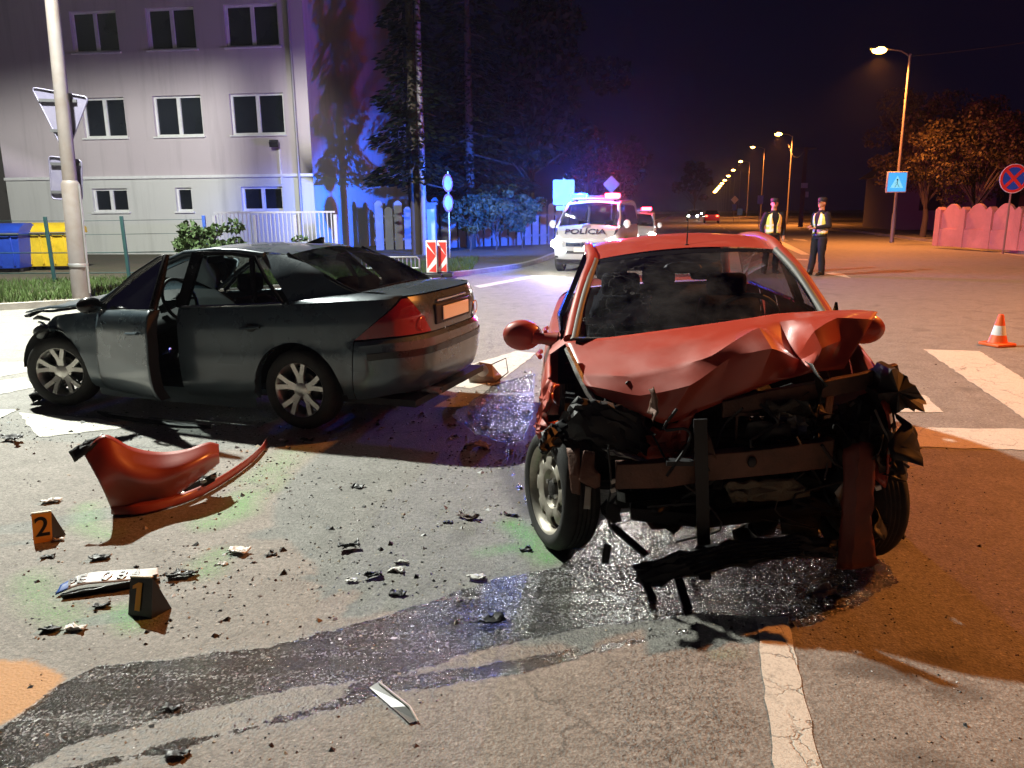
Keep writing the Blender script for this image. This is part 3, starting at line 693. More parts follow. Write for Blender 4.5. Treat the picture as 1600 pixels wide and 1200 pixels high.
for (a, b_), par in ((((52, 158), (112, 163)), t_), (((72, 205), (104, 208)), t_), (((74, 257), (122, 262)), s_), (((76, 301), (122, 304)), s_)):
    q = on_sign([a, b_]); MB().box(((q[0][0] + q[1][0]) / 2, .155, q[0][1]), (abs(q[1][0] - q[0][0]), .025, .05)).build('bracket', M('bracket metal', (.12, .12, .13), .5, .5), par)
MB().lathe([(.16, .02), (.165, .03), (.165, .07), (.16, .08)], 16, (0, 0, .55)).build('clamp', STEEL, sp)
MB().tube([(.165, -.02, .1), (.165, -.02, 2.0)], .018, 6).build('cable_conduit', STEEL, sp)

def pole_with(name, label, cat, px, y, ztop, r, mat, group=None, zb=.05):
    c = aty(*px, y); t = thing(name, label, cat, (c[0], y, zb), 0, group); MB().tube([(0, 0, 0), (0, 0, ztop - zb)], [r, r * .8], 10).build('pole', mat, t, 40); return t
up = pole_with('utility_pole', 'tall slim concrete pole rising past the dark conifer', 'utility pole', (664, 395), 27.0, 14, .11, POLEM)
MB().box((0, 0, 11), (1.6, .1, .1)).build('crossarm', POLEM, up)
# pair of round sign backs
rs = pole_with('road_sign', 'two round signs stacked on one slim post, seen edge turned', 'road sign', (703, 405), 25.2, aty(703, 268, 25.2)[2], .03, STEEL)
for k, (py, lab) in enumerate(((286, 'upper_sign'), (317, 'lower_sign'))):
    z = aty(703, py, 25.2)[2] - .05; rr = .28
    d_ = MB().lathe([(.001, 0), (rr - .02, 0), (rr, .008), (rr, .02), (rr - .02, .025), (.001, .025)], 28, (0, 0, 0), 'Y').build('round_sign', M('sign face pale', (.30, .30, .36), .4), rs, 40, loc=(0, -.06, z), rz=R(62))
    MB().lathe([(rr - .05, -.004), (rr, -.004), (rr, .0), (rr - .05, .0)], 28, (0, 0, 0), 'Y', True).build('border', M('sign border dark', (.25, .06, .1), .4), d_, 40)
# square sign back by the police car and the diamond priority sign
ss = pole_with('road_sign', 'large square sign panel on a post behind the police car, lit cyan', 'road sign', (880, 402), 27.5, aty(880, 278, 27.5)[2], .035, STEEL)
a_, b_ = aty(864, 281, 27.5) - np.array(ss.location), aty(897, 320, 27.5) - np.array(ss.location)
MB().prism(round_poly([(a_[0], b_[2]), (b_[0], b_[2]), (b_[0], a_[2]), (a_[0], a_[2])], .06), .015, ((0, -.06, 0), (1, 0, 0), (0, 0, 1), (0, 1, 0))).build('sign_panel', M('panel back grey', (.16, .16, .18), .5, .3), ss, 30)
MB().prism(round_poly([(a_[0] + .12, b_[2] - .19), (b_[0] - .1, b_[2] - .19), (b_[0] - .1, b_[2] - .03), (a_[0] + .12, b_[2] - .03)], .02), .015, ((0, -.06, 0), (1, 0, 0), (0, 0, 1), (0, 1, 0))).build('supplementary_panel', M('panel back grey', (.16, .16, .18), .5, .3), ss, 30)
dsn = pole_with('road_sign', 'diamond shaped sign on a post above the police light bar', 'road sign', (954, 402), 29.5, aty(954, 276, 29.5)[2], .035, STEEL)
c0 = aty(955, 288, 29.5) - np.array(dsn.location); 
MB().prism(round_poly([(c0[0], c0[2] - .32), (c0[0] + .32, c0[2]), (c0[0], c0[2] + .32), (c0[0] - .32, c0[2])], .05), .015, ((0, -.06, 0), (1, 0, 0), (0, 0, 1), (0, 1, 0))).build('diamond_panel', SIGNB, dsn, 30)
# chevron panels and the barrier
RED = M('reflective red', (.62, .04, .03), .4, var=.08); WHT = M('reflective white', (.72, .72, .70), .4, var=.06, dirt=(.4, .4, .38), dirtamt=.3)
for k, (xa, xb) in enumerate(((665, 682), (683, 698))):
    yb = 18.6 + .12 * k; A = aty(xa, 377, yb); B = aty(xb, 376, yb); z0 = .12; w = B[0] - A[0]; h = A[2] - z0
    t = thing('chevron_panel', ('red and white chevron board at the metal barrier end' if k == 0 else 'red and white chevron board partly behind its twin, lower half shaded'), 'traffic panel', ((A[0] + B[0]) / 2, yb, .02), R(-4), 'chevron boards')
    MB().box((0, 0, z0 + h / 2), (w, .03, h)).build('board', WHT, t, bevel=.012)
    for j, (zt_, dz) in enumerate(((h * .97, -.16), (h * .52, 0), (h * .10, 0))):
        z = z0 + zt_
        if j == 0: poly = [(-w * .42, z - .02), (w * .42, z - .02), (w * .42, z - .34)]
        elif j == 1: poly = [(-w * .42, z + .24), (w * .42, z), (-w * .42, z - .30)]
        else: poly = [(-w * .3, z - .04), (w * .42, z + .14), (w * .42, z - .06)]
        MB().prism(poly, .004, ((0, -.0195, 0), (1, 0, 0), (0, 0, 1), (0, 1, 0))).build('chevron', RED, t, 0)
    MB().box((0, .02, .06), (.5, .35, .1)).build('foot', BLACKP, t, bevel=.02)
A, B = aty(600, 402, 19.4), aty(651, 405, 19.4); brr = thing('metal_barrier', 'tubular metal barrier with thin bars behind the sedan boot', 'barrier', ((A[0] + B[0]) / 2, 19.4, 0)); hw = (B[0] - A[0]) / 2 * 1.15; zt3 = A[2]
MB().tube([(-hw - .5, 0, 0), (-hw - .5, 0, zt3), (hw - .05, 0, zt3), (hw, 0, zt3 - .06), (hw, 0, 0)], .022, 8).build('frame', STEEL, brr)
MB().tube([(-hw - .5, 0, .2), (hw, 0, .2)], .018, 6).build('lower_rail', STEEL, brr)
bm_ = MB().tube([(0, 0, .2), (0, 0, zt3)], .011, 6).mesh('bar', STEEL)
for i in range(1, 14):
    o = bpy.data.objects.new('bar', bm_); COL.objects.link(o); o.parent = brr; o.location = (-hw - .5 + (2 * hw + .5) * i / 14, 0, 0)

# ------------------------------------------------------------------ street lamps (sodium row) + wooden pole
SOD = EM('sodium lens', (1.0, .45, .07), 40)
def street_lamp(label, bx, by, h, arm, power, seen=True, mat=None, col=SODIUM, lens=None, spot=150, group='sodium street lamps along the road', lens_r=.17):
    t = thing('street_lamp', label, 'street lamp', (bx, by, .1), 0, group)
    MB().tube([(0, 0, 0), (0, 0, 1.2), (0, 0, 1.25), (0, 0, h)], [.09, .09, .065, .05], 10).build('pole', POLEM, t, 40)
    MB().tube([(0, 0, h - .1), (-arm * .3, 0, h + .12), (-arm + .3, 0, h + .2)] if arm > 0 else [(0, 0, h - .1), (-arm * .3, 0, h + .12), (-arm - .3, 0, h + .2)], .03, 8).build('arm', POLEM, t, 40)
    hd = MB(); s = 1 if arm > 0 else -1
    hd.grid([[( -arm + s * u, .16 * w * math.cos(a), h + .2 + .12 * w * max(0, math.sin(a)) - .02) for a in np.linspace(0, math.pi, 9)] for u, w in ((.38, .35), (.2, .8), (0, 1), (-.25, .9), (-.38, .4))])
    hh = hd.build('lamp_head', POLEM, t, 50)
    MB().ball((-arm - s * .02, 0, h + .15), (lens_r * 1.2, lens_r * .8, lens_r * .55), 14, 8).build('lens', lens or SOD, hh, 80)
    if power: lamp('lamp_light', 'SPOT', (-arm, 0, h - .02), power, col, .12, (0, 0, 0), t, spot=spot, blend=.6)
    return t
l1 = gp(1393, 379, .1); street_lamp('tall sodium street lamp beside the crossing sign', l1[0], l1[1], aty(1417, 72, l1[1])[2] - .4, (aty(1417, 72, l1[1])[0] - aty(1369, 68, l1[1])[0]), 8500, lens_r=.25)
l2 = gp(1229, 350, .1); street_lamp('sodium street lamp next down the road past the crossing sign', l2[0], l2[1], aty(1232, 214, l2[1])[2], aty(1234, 214, l2[1])[0] - aty(1212, 212, l2[1])[0], 15000, lens_r=.28)
labs = ('third', 'fourth', 'fifth', 'sixth', 'seventh', 'eighth', 'ninth', 'tenth', 'eleventh', 'twelfth', 'thirteenth')
for k in range(11):
    d = 34 * (k + 1) * (1 - .012 * k); street_lamp('distant sodium street lamp, %s of the lit row counted from the crossing sign' % labs[k], l2[0] + .235 * d, l2[1] + .972 * d, 9.3, 1.6, 9000 if k < 2 else 0, lens_r=.24 + .05 * k)
street_lamp('sodium street lamp standing over the cone side of the junction', 13.2, 8.5, 9.6, 1.6, 9500)
LEDM = EM('led lens', (1, .96, .86), 40); la = np.array([-7.6, 11.7, 9.3]) - b0      # long arm and LED head of the sign post, above the picture
MB().tube(crom([(0, 0, 9.0), (la[0] * .25, la[1] * .25, 9.3), (la[0] * .7, la[1] * .7, 9.35), (la[0], la[1], 9.32)], 12), [.05] * 12, 8).build('lamp_arm', POLEM, sp, 40)
lh = MB().box((la[0], la[1], 9.28), (.26, .62, .09), rz=math.atan2(-la[0], la[1])).build('lamp_head', POLEM, sp, bevel=.02)
MB().box((la[0], la[1], 9.225), (.20, .5, .02), rz=math.atan2(-la[0], la[1])).build('led_panel', LEDM, lh)
lamp('led_light', 'SPOT', (la[0], la[1], 9.17), 19500, LED, .16, (0, 0, 0), sp, spot=166, blend=.15)
dp_ = onplane(470, 300, BR, BN)
wb(MB().tube([(dp_[0] + BN[0] * .07, dp_[1] + BN[1] * .07, .1), (dp_[0] + BN[0] * .07, dp_[1] + BN[1] * .07, BH)], .05, 8), 'drainpipe', M('drainpipe zinc', (.34, .33, .33), .5, .4), bld)
wp = pole_with('utility_pole', 'wooden utility pole with small boxes behind the officers', 'utility pole', (1251, 348), 62, aty(1256, 230, 62)[2], .19, M('weathered wood', (.16, .11, .08), .9, var=.3, bmp=.4), None, .1)
MB().box((.0, -.22, aty(1255, 292, 62)[2]), (.45, .2, .38)).build('box', WHT, wp); MB().box((.25, -.22, aty(1255, 306, 62)[2]), (.2, .15, .42)).build('box', WHT, wp); MB().box((0, 0, aty(1256, 234, 62)[2]), (1.6, .12, .12)).build('crossarm', POLEM, wp)
# overhead cable between the poles
za = aty(1417, 88, l1[1]); zb_ = aty(1232, 225, l2[1]); zw = aty(1256, 236, 62)
def cable(lbl, a, b, sag):
    a, b = np.array(a), np.array(b); o = MB().tube([a + (b - a) * t - ZZ * sag * 4 * t * (1 - t) for t in np.linspace(0, 1, 14)], .014, 5).build('overhead_cable', BLACKP); tag(o, lbl, 'cable', 'overhead cables'); return o
cable('thin cable sagging from the street lamp to the wooden pole', zb_, zw, .8); cable('thin cable running past the tall street lamp top', (l1[0], l1[1], za[2]), (l1[0] + 12, l1[1] - 9, za[2] + 1.6), .5)

# ------------------------------------------------------------------ scalloped pink wall, signs on that side
PINK = M('pink render', (.50, .24, .20), .85, var=.2, scale=1.6, bmp=.3, dirt=(.2, .09, .08), dirtamt=.5)
w0 = np.array([19.3, 33.2]); wd_ = np.array([-.02, -1.0]); wd_ = np.array([.012, -1.0]); wd_ /= np.hypot(*wd_)
w0 = gp(1465, 384, .1)[:2]; w1 = aty(1610, 392, 25.5)[:2]; w1 = gp(1612, 393, .1)[:2]; wv = w1 - w0; span = np.hypot(*wv); wd_ = wv / span; npan = 3; per = span / npan * .86
gw = thing('garden_wall', 'pink rendered garden wall with scalloped panels between square pillars', 'wall', (w0[0], w0[1], .1)); wn = np.array([-wd_[1], wd_[0]])
scale_z = aty(1520, 318, (w0[1] + w1[1]) / 2)[2] - .1
for k in range(6):
    s0 = per * k; q = MB(); E3 = (wd_[0], wd_[1], 0); N3 = (wn[0], wn[1], 0)
    MB().prism([(s0 + .12, 0), (s0 + per - .12, 0), (s0 + per - .12, scale_z * .42), (s0 + .12, scale_z * .42)], .22, ((wn[0] * -.11, wn[1] * -.11, 0), E3, (0, 0, 1), N3)).build('base_course', PINK, gw, 0, bevel=.01)
    ys_ = [(s0 + .12, scale_z * .42)] + [(s0 + per - .12, scale_z * .42)] + [(s0 + .12 + (per - .24) * (1 - j / 14), scale_z * (.76 + .24 * math.sin(math.pi * j / 14))) for j in range(15)]
    MB().prism(ys_, .12, ((wn[0] * -.06, wn[1] * -.06, 0), E3, (0, 0, 1), N3)).build('scalloped_panel', PINK, gw, 0, bevel=.008)
for k in range(7):
    s0 = per * k; MB().prism([(s0 - .14, 0), (s0 + .14, 0), (s0 + .14, scale_z * .86), (s0, scale_z * .93), (s0 - .14, scale_z * .86)], .30, ((wn[0] * -.15, wn[1] * -.15, 0), (wd_[0], wd_[1], 0), (0, 0, 1), (wn[0], wn[1], 0))).build('pillar', PINK, gw, 0, bevel=.012)
# crossing sign (lit)
cp = thing('crossing_sign', 'lit blue square pedestrian crossing sign on the street lamp pole', 'road sign', (l1[0] - .06, l1[1] - .1, 0)); yq = l1[1] - .12
a_, b_ = aty(1387, 271, yq) - np.array(cp.location), aty(1416, 298, yq) - np.array(cp.location); cx, cz = (a_[0] + b_[0]) / 2, (a_[2] + b_[2]) / 2; hw = (b_[0] - a_[0]) / 2
MB().box((cx, .02, cz), (hw * 2, .1, hw * 2)).build('housing', M('sign housing', (.5, .5, .52), .5), cp, bevel=.02)
MB().box((cx, -.034, cz), (hw * 1.8, .006, hw * 1.8)).build('lit_face', EM('lit blue face', (.05, .42, .85), .9), cp)
tri = MB().prism([(cx - hw * .62, cz - hw * .55), (cx + hw * .62, cz - hw * .55), (cx, cz + hw * .62)], .004, ((0, -.042, 0), (1, 0, 0), (0, 0, 1), (0, 1, 0))).build('triangle', EM('lit cyan', (.18, .65, .8), .9), cp, 0)
wk = MB(); wk.ball((cx, -.046, cz + hw * .22), (hw * .09, .006, hw * .09), 10, 6); wk.bar((cx, -.046, cz + hw * .12), (cx, -.046, cz - hw * .14), hw * .14, .006); wk.bar((cx, -.046, cz - hw * .12), (cx - hw * .22, -.046, cz - hw * .5), hw * .10, .006); wk.bar((cx, -.046, cz - hw * .12), (cx + hw * .22, -.046, cz - hw * .5), hw * .10, .006); wk.bar((cx, -.046, cz + hw * .05), (cx - hw * .2, -.046, cz - hw * .12), hw * .07, .006)
wk.build('walking_figure', BLACKP, cp)
# no stopping sign
ny_ = 25.0; c0 = aty(1584, 279, ny_); nsg = thing('no_stopping_sign', 'round blue no stopping sign with red cross before the pink wall', 'road sign', (c0[0], ny_, .1))
z = c0[2] - .1; MB().tube([(0, .05, 0), (0, .05, z + .3)], .03, 8).build('pole', M('sign pole brown', (.2, .14, .1), .6, .3), nsg)
BLU = M('sign blue', (.02, .09, .5), .35, var=.08); rr = .45
fc = MB().lathe([(.001, 0), (rr - .01, 0), (rr, .01), (rr - .01, .02), (.001, .02)], 32, (0, 0, z), 'Y').build('face', BLU, nsg, 40)
MB().lathe([(rr - .10, -.006), (rr - .02, -.006), (rr - .02, 0), (rr - .10, 0)], 32, (0, 0, z), 'Y', True).build('border', RED, fc, 40); MB().lathe([(rr - .02, -.006), (rr, -.004), (rr, .0), (rr - .02, 0)], 32, (0, 0, z), 'Y', True).build('white_edge', WHT, fc, 40)
for s in (-1, 1): MB().bar((-.255, -.004 - .002 * s, z + .255 * s), (.255, -.004 - .002 * s, z - .255 * s), .10, .004, up=(0, 1, 0)).build('cross_bar', RED, fc, 0)
# distant signs
for k, (px, py, y, w, h, lab, m) in enumerate(((1188, 312, 60, .42, .62, 'small pale notice board on a post behind the vested officer', WHT), (1156, 331, 75, .5, .6, 'small blue parking sign far along the verge', BLU))):
    c = aty(px, py, y); t = thing('road_sign', lab, 'road sign', (c[0], y, .1)); MB().tube([(0, .04, 0), (0, .04, c[2])], .03, 6).build('pole', STEEL, t); MB().box((0, 0, c[2] - .1), (w, .02, h)).build('panel', m, t)
c = aty(1148, 312, 90); t = thing('road_sign', 'distant blue and white diamond sign down the road', 'road sign', (c[0], 90, .1)); MB().tube([(0, .05, 0), (0, .05, c[2])], .04, 6).build('pole', STEEL, t)
MB().prism([(0, c[2] - .55), (.45, c[2] - .1), (0, c[2] + .35), (-.45, c[2] - .1)], .02, ((0, 0, 0), (1, 0, 0), (0, 0, 1), (0, 1, 0))).build('diamond_panel', WHT, t, 0); MB().box((0, .01, c[2] - .95), (.5, .02, .7)).build('panel', BLU, t)
# dark house with pitched roof beyond the pavement
hs = thing('house', 'dark gabled house beyond the pavement behind the officers', 'building', (31, 56, 0), R(-12))
HW = M('house render', (.16, .15, .17), .9, var=.2, scale=.8); MB().box((0, 0, 1.9), (9, 9, 3.8)).build('wall', HW, hs, 0)
rf = MB(); rf.add([(-5, -5, 3.7), (5, -5, 3.7), (5, 5, 3.7), (-5, 5, 3.7), (0, -5, 7.4), (0, 5, 7.4)], [(0, 1, 4), (2, 3, 5), (1, 2, 5, 4), (3, 0, 4, 5), (0, 3, 2, 1)]); rf = rf.build('roof', M('roof tiles dark', (.09, .06, .06), .9, var=.3, scale=3), hs, 0); MB().box((1.5, 1, 7), (.6, .6, 1.6)).build('chimney', CONC, rf, 0)
for x in (-2.4, 2.2): MB().box((x, -4.53, 2.0), (1.3, .06, 1.3)).build('window', PANE, hs, 0)
# traffic cone
cn = thing('traffic_cone', 'orange traffic cone with white band beside the crosswalk', 'traffic cone', gp(1558, 540)); ORG = M('cone orange', (.75, .12, .02), .5, var=.1)
k = .92; MB().box((0, 0, .02), (.30 * k, .30 * k, .04)).build('base', ORG, cn, bevel=.012, rz=.3)
MB().lathe([(.115 * k, .04), (.085 * k, .13)], 20).build('lower_cone', ORG, cn); MB().lathe([(.0855 * k, .13), (.060 * k, .24)], 20).build('white_band', WHT, cn); MB().lathe([(.060 * k, .24), (.035 * k, .35), (.028 * k, .37), (.0, .37)], 20).build('upper_cone', ORG, cn)
# ================================================================== car building kit
class Body:
    """side wrap of a car: a plan outline from rear centre to front, lifted between a bottom and a belt line"""
    def __init__(s, outline, zb, zt, arches, shear=0., prof=None, bump_rear=None):
        P = crom(outline, 400); s.P = np.array([q[:2] for q in P]); d = np.hypot(*np.diff(s.P, axis=0).T); s.S = np.concatenate([[0], np.cumsum(d)])
        s.zb, s.zt, s.arches, s.shear, s.br = zb, zt, arches, shear, bump_rear
        s.prof = prof or ([0, .08, .2, .42, .47, .52, .8, .92, 1.0], [.075, .03, .008, 0, .0, .006, .012, .03, .055])
    def sx(s, x):                                     # arc position of a side point at x
        k = int(len(s.P) * .12); i = np.argmax(s.P[k:, 0] >= x) + k; return float(s.S[i])
    def sy(s, y): i = np.argmax(s.P[:, 1] >= y); return float(s.S[i])     # arc position on the rear face at half width y
    def pt(s, a, t, side, out=0.):
        x, y = np.interp(a, s.S, s.P[:, 0]), np.interp(a, s.S, s.P[:, 1]); e = .01
        dx, dy = np.interp(a + e, s.S, s.P[:, 0]) - np.interp(a - e, s.S, s.P[:, 0]), np.interp(a + e, s.S, s.P[:, 1]) - np.interp(a - e, s.S, s.P[:, 1])
        n = math.hypot(dx, dy) + 1e-9; nx, ny = -dy / n, dx / n
        i = np.interp(t, *s.prof) - out
        if s.br: i -= s.br(x, t)
        x, y = x - nx * i, y - ny * i
        z0, z1 = np.interp(x, *s.zb), np.interp(x, *s.zt); z = z0 + (z1 - z0) * t
        for cx, cz, r in s.arches:
            if abs(x - cx) < r: z = max(z, cz + math.sqrt(r * r - (x - cx) ** 2))
        y = max(y, 0) * side
        return (x, y, z + s.shear * y)
    def patch(s, A0, B0, A1, B1, t0, t1, side, nc=24, nr=12, out=0., gap=.006, mb=None):
        g = gap; A0, B0, A1, B1 = A0 + g, B0 - g, A1 + g, B1 - g; rows = []
        for j in range(nr + 1):
            f = j / nr; t = t0 + (t1 - t0) * f
            rows.append([s.pt((A0 + (A1 - A0) * f) + ((B0 + (B1 - B0) * f) - (A0 + (A1 - A0) * f)) * i / nc, t, side, out) for i in range(nc + 1)])
        return (mb or MB()).grid(rows)
def paintmat(name, col, metal=.25, rough=.32, dirt=(.05, .045, .04), amt=.25, coat=.7):
    m, t, b = nmat(name); p = opos(t); n = noise(t, 2.5, 6, .65, p); f = noise(t, 45, 3, .6, p)
    sep = N(t, 'SeparateXYZ'); L(t, p, sep.inputs[0])
    low = smooth(t, sep.outputs[2], .55, .15)         # road film thicker along the sills
    d = mth(t, 'MULTIPLY', mth(t, 'MAXIMUM', mth(t, 'MULTIPLY', low, .8), ramp(t, n.outputs[0], [(.45, 0), (.8, .8)])), amt)
    L(t, mixc(t, d, mixc(t, n.outputs[0], tuple(c * .9 for c in col), tuple(c * 1.1 for c in col)), dirt), b.inputs['Base Color'])
    b.inputs['Metallic'].default_value = metal; L(t, mth(t, 'MULTIPLY_ADD', d, .9, rough), b.inputs['Roughness'])
    b.inputs['Coat Weight'].default_value = coat; L(t, mth(t, 'MULTIPLY_ADD', d, .8, .05), b.inputs['Coat Roughness'])
    bump(t, b, f.outputs[0], .02, .01); return m
RUB = M('tyre rubber', (.018, .018, .018), .75, var=.35, scale=20, bmp=.25, dirt=(.07, .065, .055), dirtamt=.35)
ALLOY = M('alloy', (.62, .60, .56), .32, .85, var=.12, scale=14, dirt=(.12, .10, .08), dirtamt=.5); STEELW = M('steel wheel silver', (.50, .47, .40), .45, .6, var=.15, scale=12, dirt=(.10, .08, .06), dirtamt=.7)
BLK = M('dark interior plastic', (.014, .014, .016), .6, var=.3); SEAT = M('dark seat fabric', (.022, .022, .026), .95, var=.3, bmp=.4); BLKG = M('glossy black trim', (.01, .01, .011), .25, var=.2)
CHROME = M('chrome', (.7, .7, .7), .15, 1.0, var=.05); RUST = M('dirty primer metal', (.16, .075, .05), .6, .3, var=.35, scale=7, bmp=.3, dirt=(.03, .025, .02), dirtamt=.8); BARE = M('torn bare metal', (.35, .34, .32), .4, .9, var=.3, scale=20, bmp=.3, dirt=(.05, .045, .04), dirtamt=.7)
GREASE = M('engine grime', (.02, .018, .016), .5, .2, var=.5, scale=9, bmp=.6, bscale=40)
def wheel(parent, c, r, w, side, style='alloy5', steer=0., rimr=None, camber=0.):
    """tyre axis along local Y, outer face towards +Y*side"""
    rr = rimr or r * .68
    wl = MB(); h = w / 2
    wl.lathe([(rr, -h * .9), (rr + .02, -h), (r - .035, -h), (r - .012, -h * .82), (r, -h * .55)] + [(r - (.006 if k % 2 else 0), -h * .55 + h * 1.1 * k / 9) for k in range(1, 9)] + [(r, h * .55), (r - .012, h * .82), (r - .035, h), (rr + .02, h), (rr, h * .9)], 40, (0, 0, 0), 'Y', True)
    t = wl.build('wheel', RUB, parent, 50); t.location = [float(q) for q in c]; t.rotation_euler = (camber, 0, steer + (math.pi if side < 0 else 0))
    m = ALLOY if style != 'steel' else STEELW; k = 1
    MB().lathe([(rr + .004, -h * .7), (rr - .025, -h * .6), (rr - .025, h * .55), (rr - .008, h * .82), (rr + .008, h * .92), (rr + .008, h * .80)], 40, (0, 0, 0), 'Y').build('rim', m, t, 40)
    MB().lathe([(.001, -.02), (rr * .55, -.02), (rr * .55, .0), (.001, .0)], 24, (0, 0, 0), 'Y').build('brake_disc', M('brake metal', (.12, .11, .10), .5, .7), t)
    q = MB()
    if style == 'alloy5':
        for i in range(5):
            a0 = 2 * math.pi * i / 5 + .3
            for s in (-1, 1):
                pts = []
                for f, o_ in ((.16, .10), (.55, .13), (.98, .22)):
                    a = a0 + s * o_ * (1.1 if f > .5 else 1.6); pts.append((math.cos(a) * rr * f, h * (.72 - .35 * (1 - f)), math.sin(a) * rr * f))
                for A, B in zip(pts, pts[1:]): q.bar(A, B, .036 * (r / .31), .03, up=(0, 1, 0))
        q.lathe([(.07, h * .3), (.075, h * .5), (.05, h * .62), (.001, h * .66)], 20, (0, 0, 0), 'Y')
        q.build('spoke_set', m, t, 35)
        for i in range(5):
            a = 2 * math.pi * i / 5 + .62; MB().lathe([(.011, h * .4), (.011, h * .55), (.001, h * .56)], 8, (math.cos(a) * .055, 0, math.sin(a) * .055), 'Y').build('wheel_nut', CHROME, t)
    else:
        prof = [(rr - .022, h * .40), (rr * .86, h * .42), (rr * .78, h * .62), (rr * .60, h * .70), (rr * .44, h * .55), (rr * .40, h * .3), (.001, h * .3)]
        n = 40; vs = []; fs = []
        for i, (a, b) in enumerate(prof):
            for j in range(n): an = 2 * math.pi * j / n; vs.append((a * math.cos(an), b, a * math.sin(an)))
        for i in range(len(prof) - 1):
            for j in range(n):
                if i == 1 or i == 2:                       # oval vent holes round the disc
                    if (j % 5) in (1, 2): continue
                fs.append((i * n + j, i * n + (j + 1) % n, (i + 1) * n + (j + 1) % n, (i + 1) * n + j))
        q.add(vs, fs); o = q.build('disc', m, t, 40, solid=.006)
        MB().lathe([(rr * .22, h * .25), (rr * .2, h * .5), (rr * .12, h * .6), (.001, h * .6)], 16, (0, 0, 0), 'Y').build('hub', GREASE, t)
        for i in range(4): a = i * 1.571 + .4; MB().lathe([(.012, h * .3), (.012, h * .55), (.001, h * .56)], 8, (math.cos(a) * .055, 0, math.sin(a) * .055), 'Y').build('wheel_nut', BARE, t)
    return t
def seat(parent, x, y, w=.46, base=.42, top=.95, name='seat'):
    m = MB(); m.grid([[(x + .42 - .5 * f, y + (k - .5) * w, base + .10 * math.sin(math.pi * min(1, max(0, k))) + .03) for k in np.linspace(0, 1, 7)] for f in (0, .3, .7, 1)])
    m.grid([[(x - .05 - .18 * f, y + (k - .5) * w * (1 - .25 * f * f), base + .08 + (top - base - .08) * f) for k in np.linspace(0, 1, 7)] for f in np.linspace(0, 1, 6)])
    s = m.build(name, SEAT, parent, 60, solid=.12); 
    MB().box((x - .24, y, top + .10), (.09, .25, .15)).build('headrest', SEAT, s, 80, bevel=.035); return s
def ragged(poly, amp, n=4):
    o = []
    for a, b in zip(poly, poly[1:] + poly[:1]):
        a, b = np.array(a, float), np.array(b, float)
        for i in range(n): o.append(tuple(a + (b - a) * (i + (random.uniform(-.3, .3) if i else 0)) / n + (np.array([random.uniform(-amp, amp) for _ in a]) if i else 0)))
    return o
def sheet(mb, pts, sub=3, amp=.01, thick=0, seed=0):
    """crumpled sheet through a small control net pts[row][col]; bilinear subdivision with pushed vertices"""
    A = np.array(pts, float); n, m = A.shape[:2]; rg = np.random.default_rng(seed); rows = []
    for i in range((n - 1) * sub + 1):
        fi = i / sub; i0 = min(int(fi), n - 2); u = fi - i0; r = []
        for j in range((m - 1) * sub + 1):
            fj = j / sub; j0 = min(int(fj), m - 2); v = fj - j0
            q = (A[i0, j0] * (1 - u) + A[i0 + 1, j0] * u) * (1 - v) + (A[i0, j0 + 1] * (1 - u) + A[i0 + 1, j0 + 1] * u) * v
            r.append(q + rg.normal(size=3) * amp)
        rows.append(r)
    return mb.grid(rows)

# ================================================================== dark sedan (wrecked front)
FM = Frame((-1.325, 6.30), 161.0)
sed = thing('crashed_sedan', 'dark slate sedan with smashed front and driver door ajar', 'car', (FM.o[0], FM.o[1], 0), R(161.0))
SLATE = paintmat('slate car paint', (.075, .105, .125), .3, .26)
GLS = GLASS('sedan glass', (.34, .38, .38), .03, .025)
ol = [(-.93, 0, 0), (-.925, .25, 0), (-.90, .5, 0), (-.80, .70, 0), (-.62, .785, 0), (-.35, .815, 0), (0.2, .83, 0), (1.0, .835, 0), (1.7, .825, 0), (2.1, .81, 0), (2.4, .775, 0), (2.62, .70, 0)]
zbt = ([-1, -.75, -.5, .35, .5, 1.9, 2.1, 2.7], [.30, .31, .26, .22, .195, .185, .20, .22]); ztt = ([-1, -.85, -.4, 0, .9, 1.8, 2.3, 2.6], [1.005, 1.0, .975, .945, .90, .845, .78, .72])
sb = Body(ol, zbt, ztt, [(0, .30, .365), (2.37, .29, .355)], 0, None, lambda x, t: .028 * max(0, min(1, (.60 - t) * 30)) * max(0, min(1, (-.42 - x) * 6)))
TL0, TL1 = sb.sy(.40), sb.sx(-.50); TT0, TT1 = sb.sy(.60), sb.sy(.665)
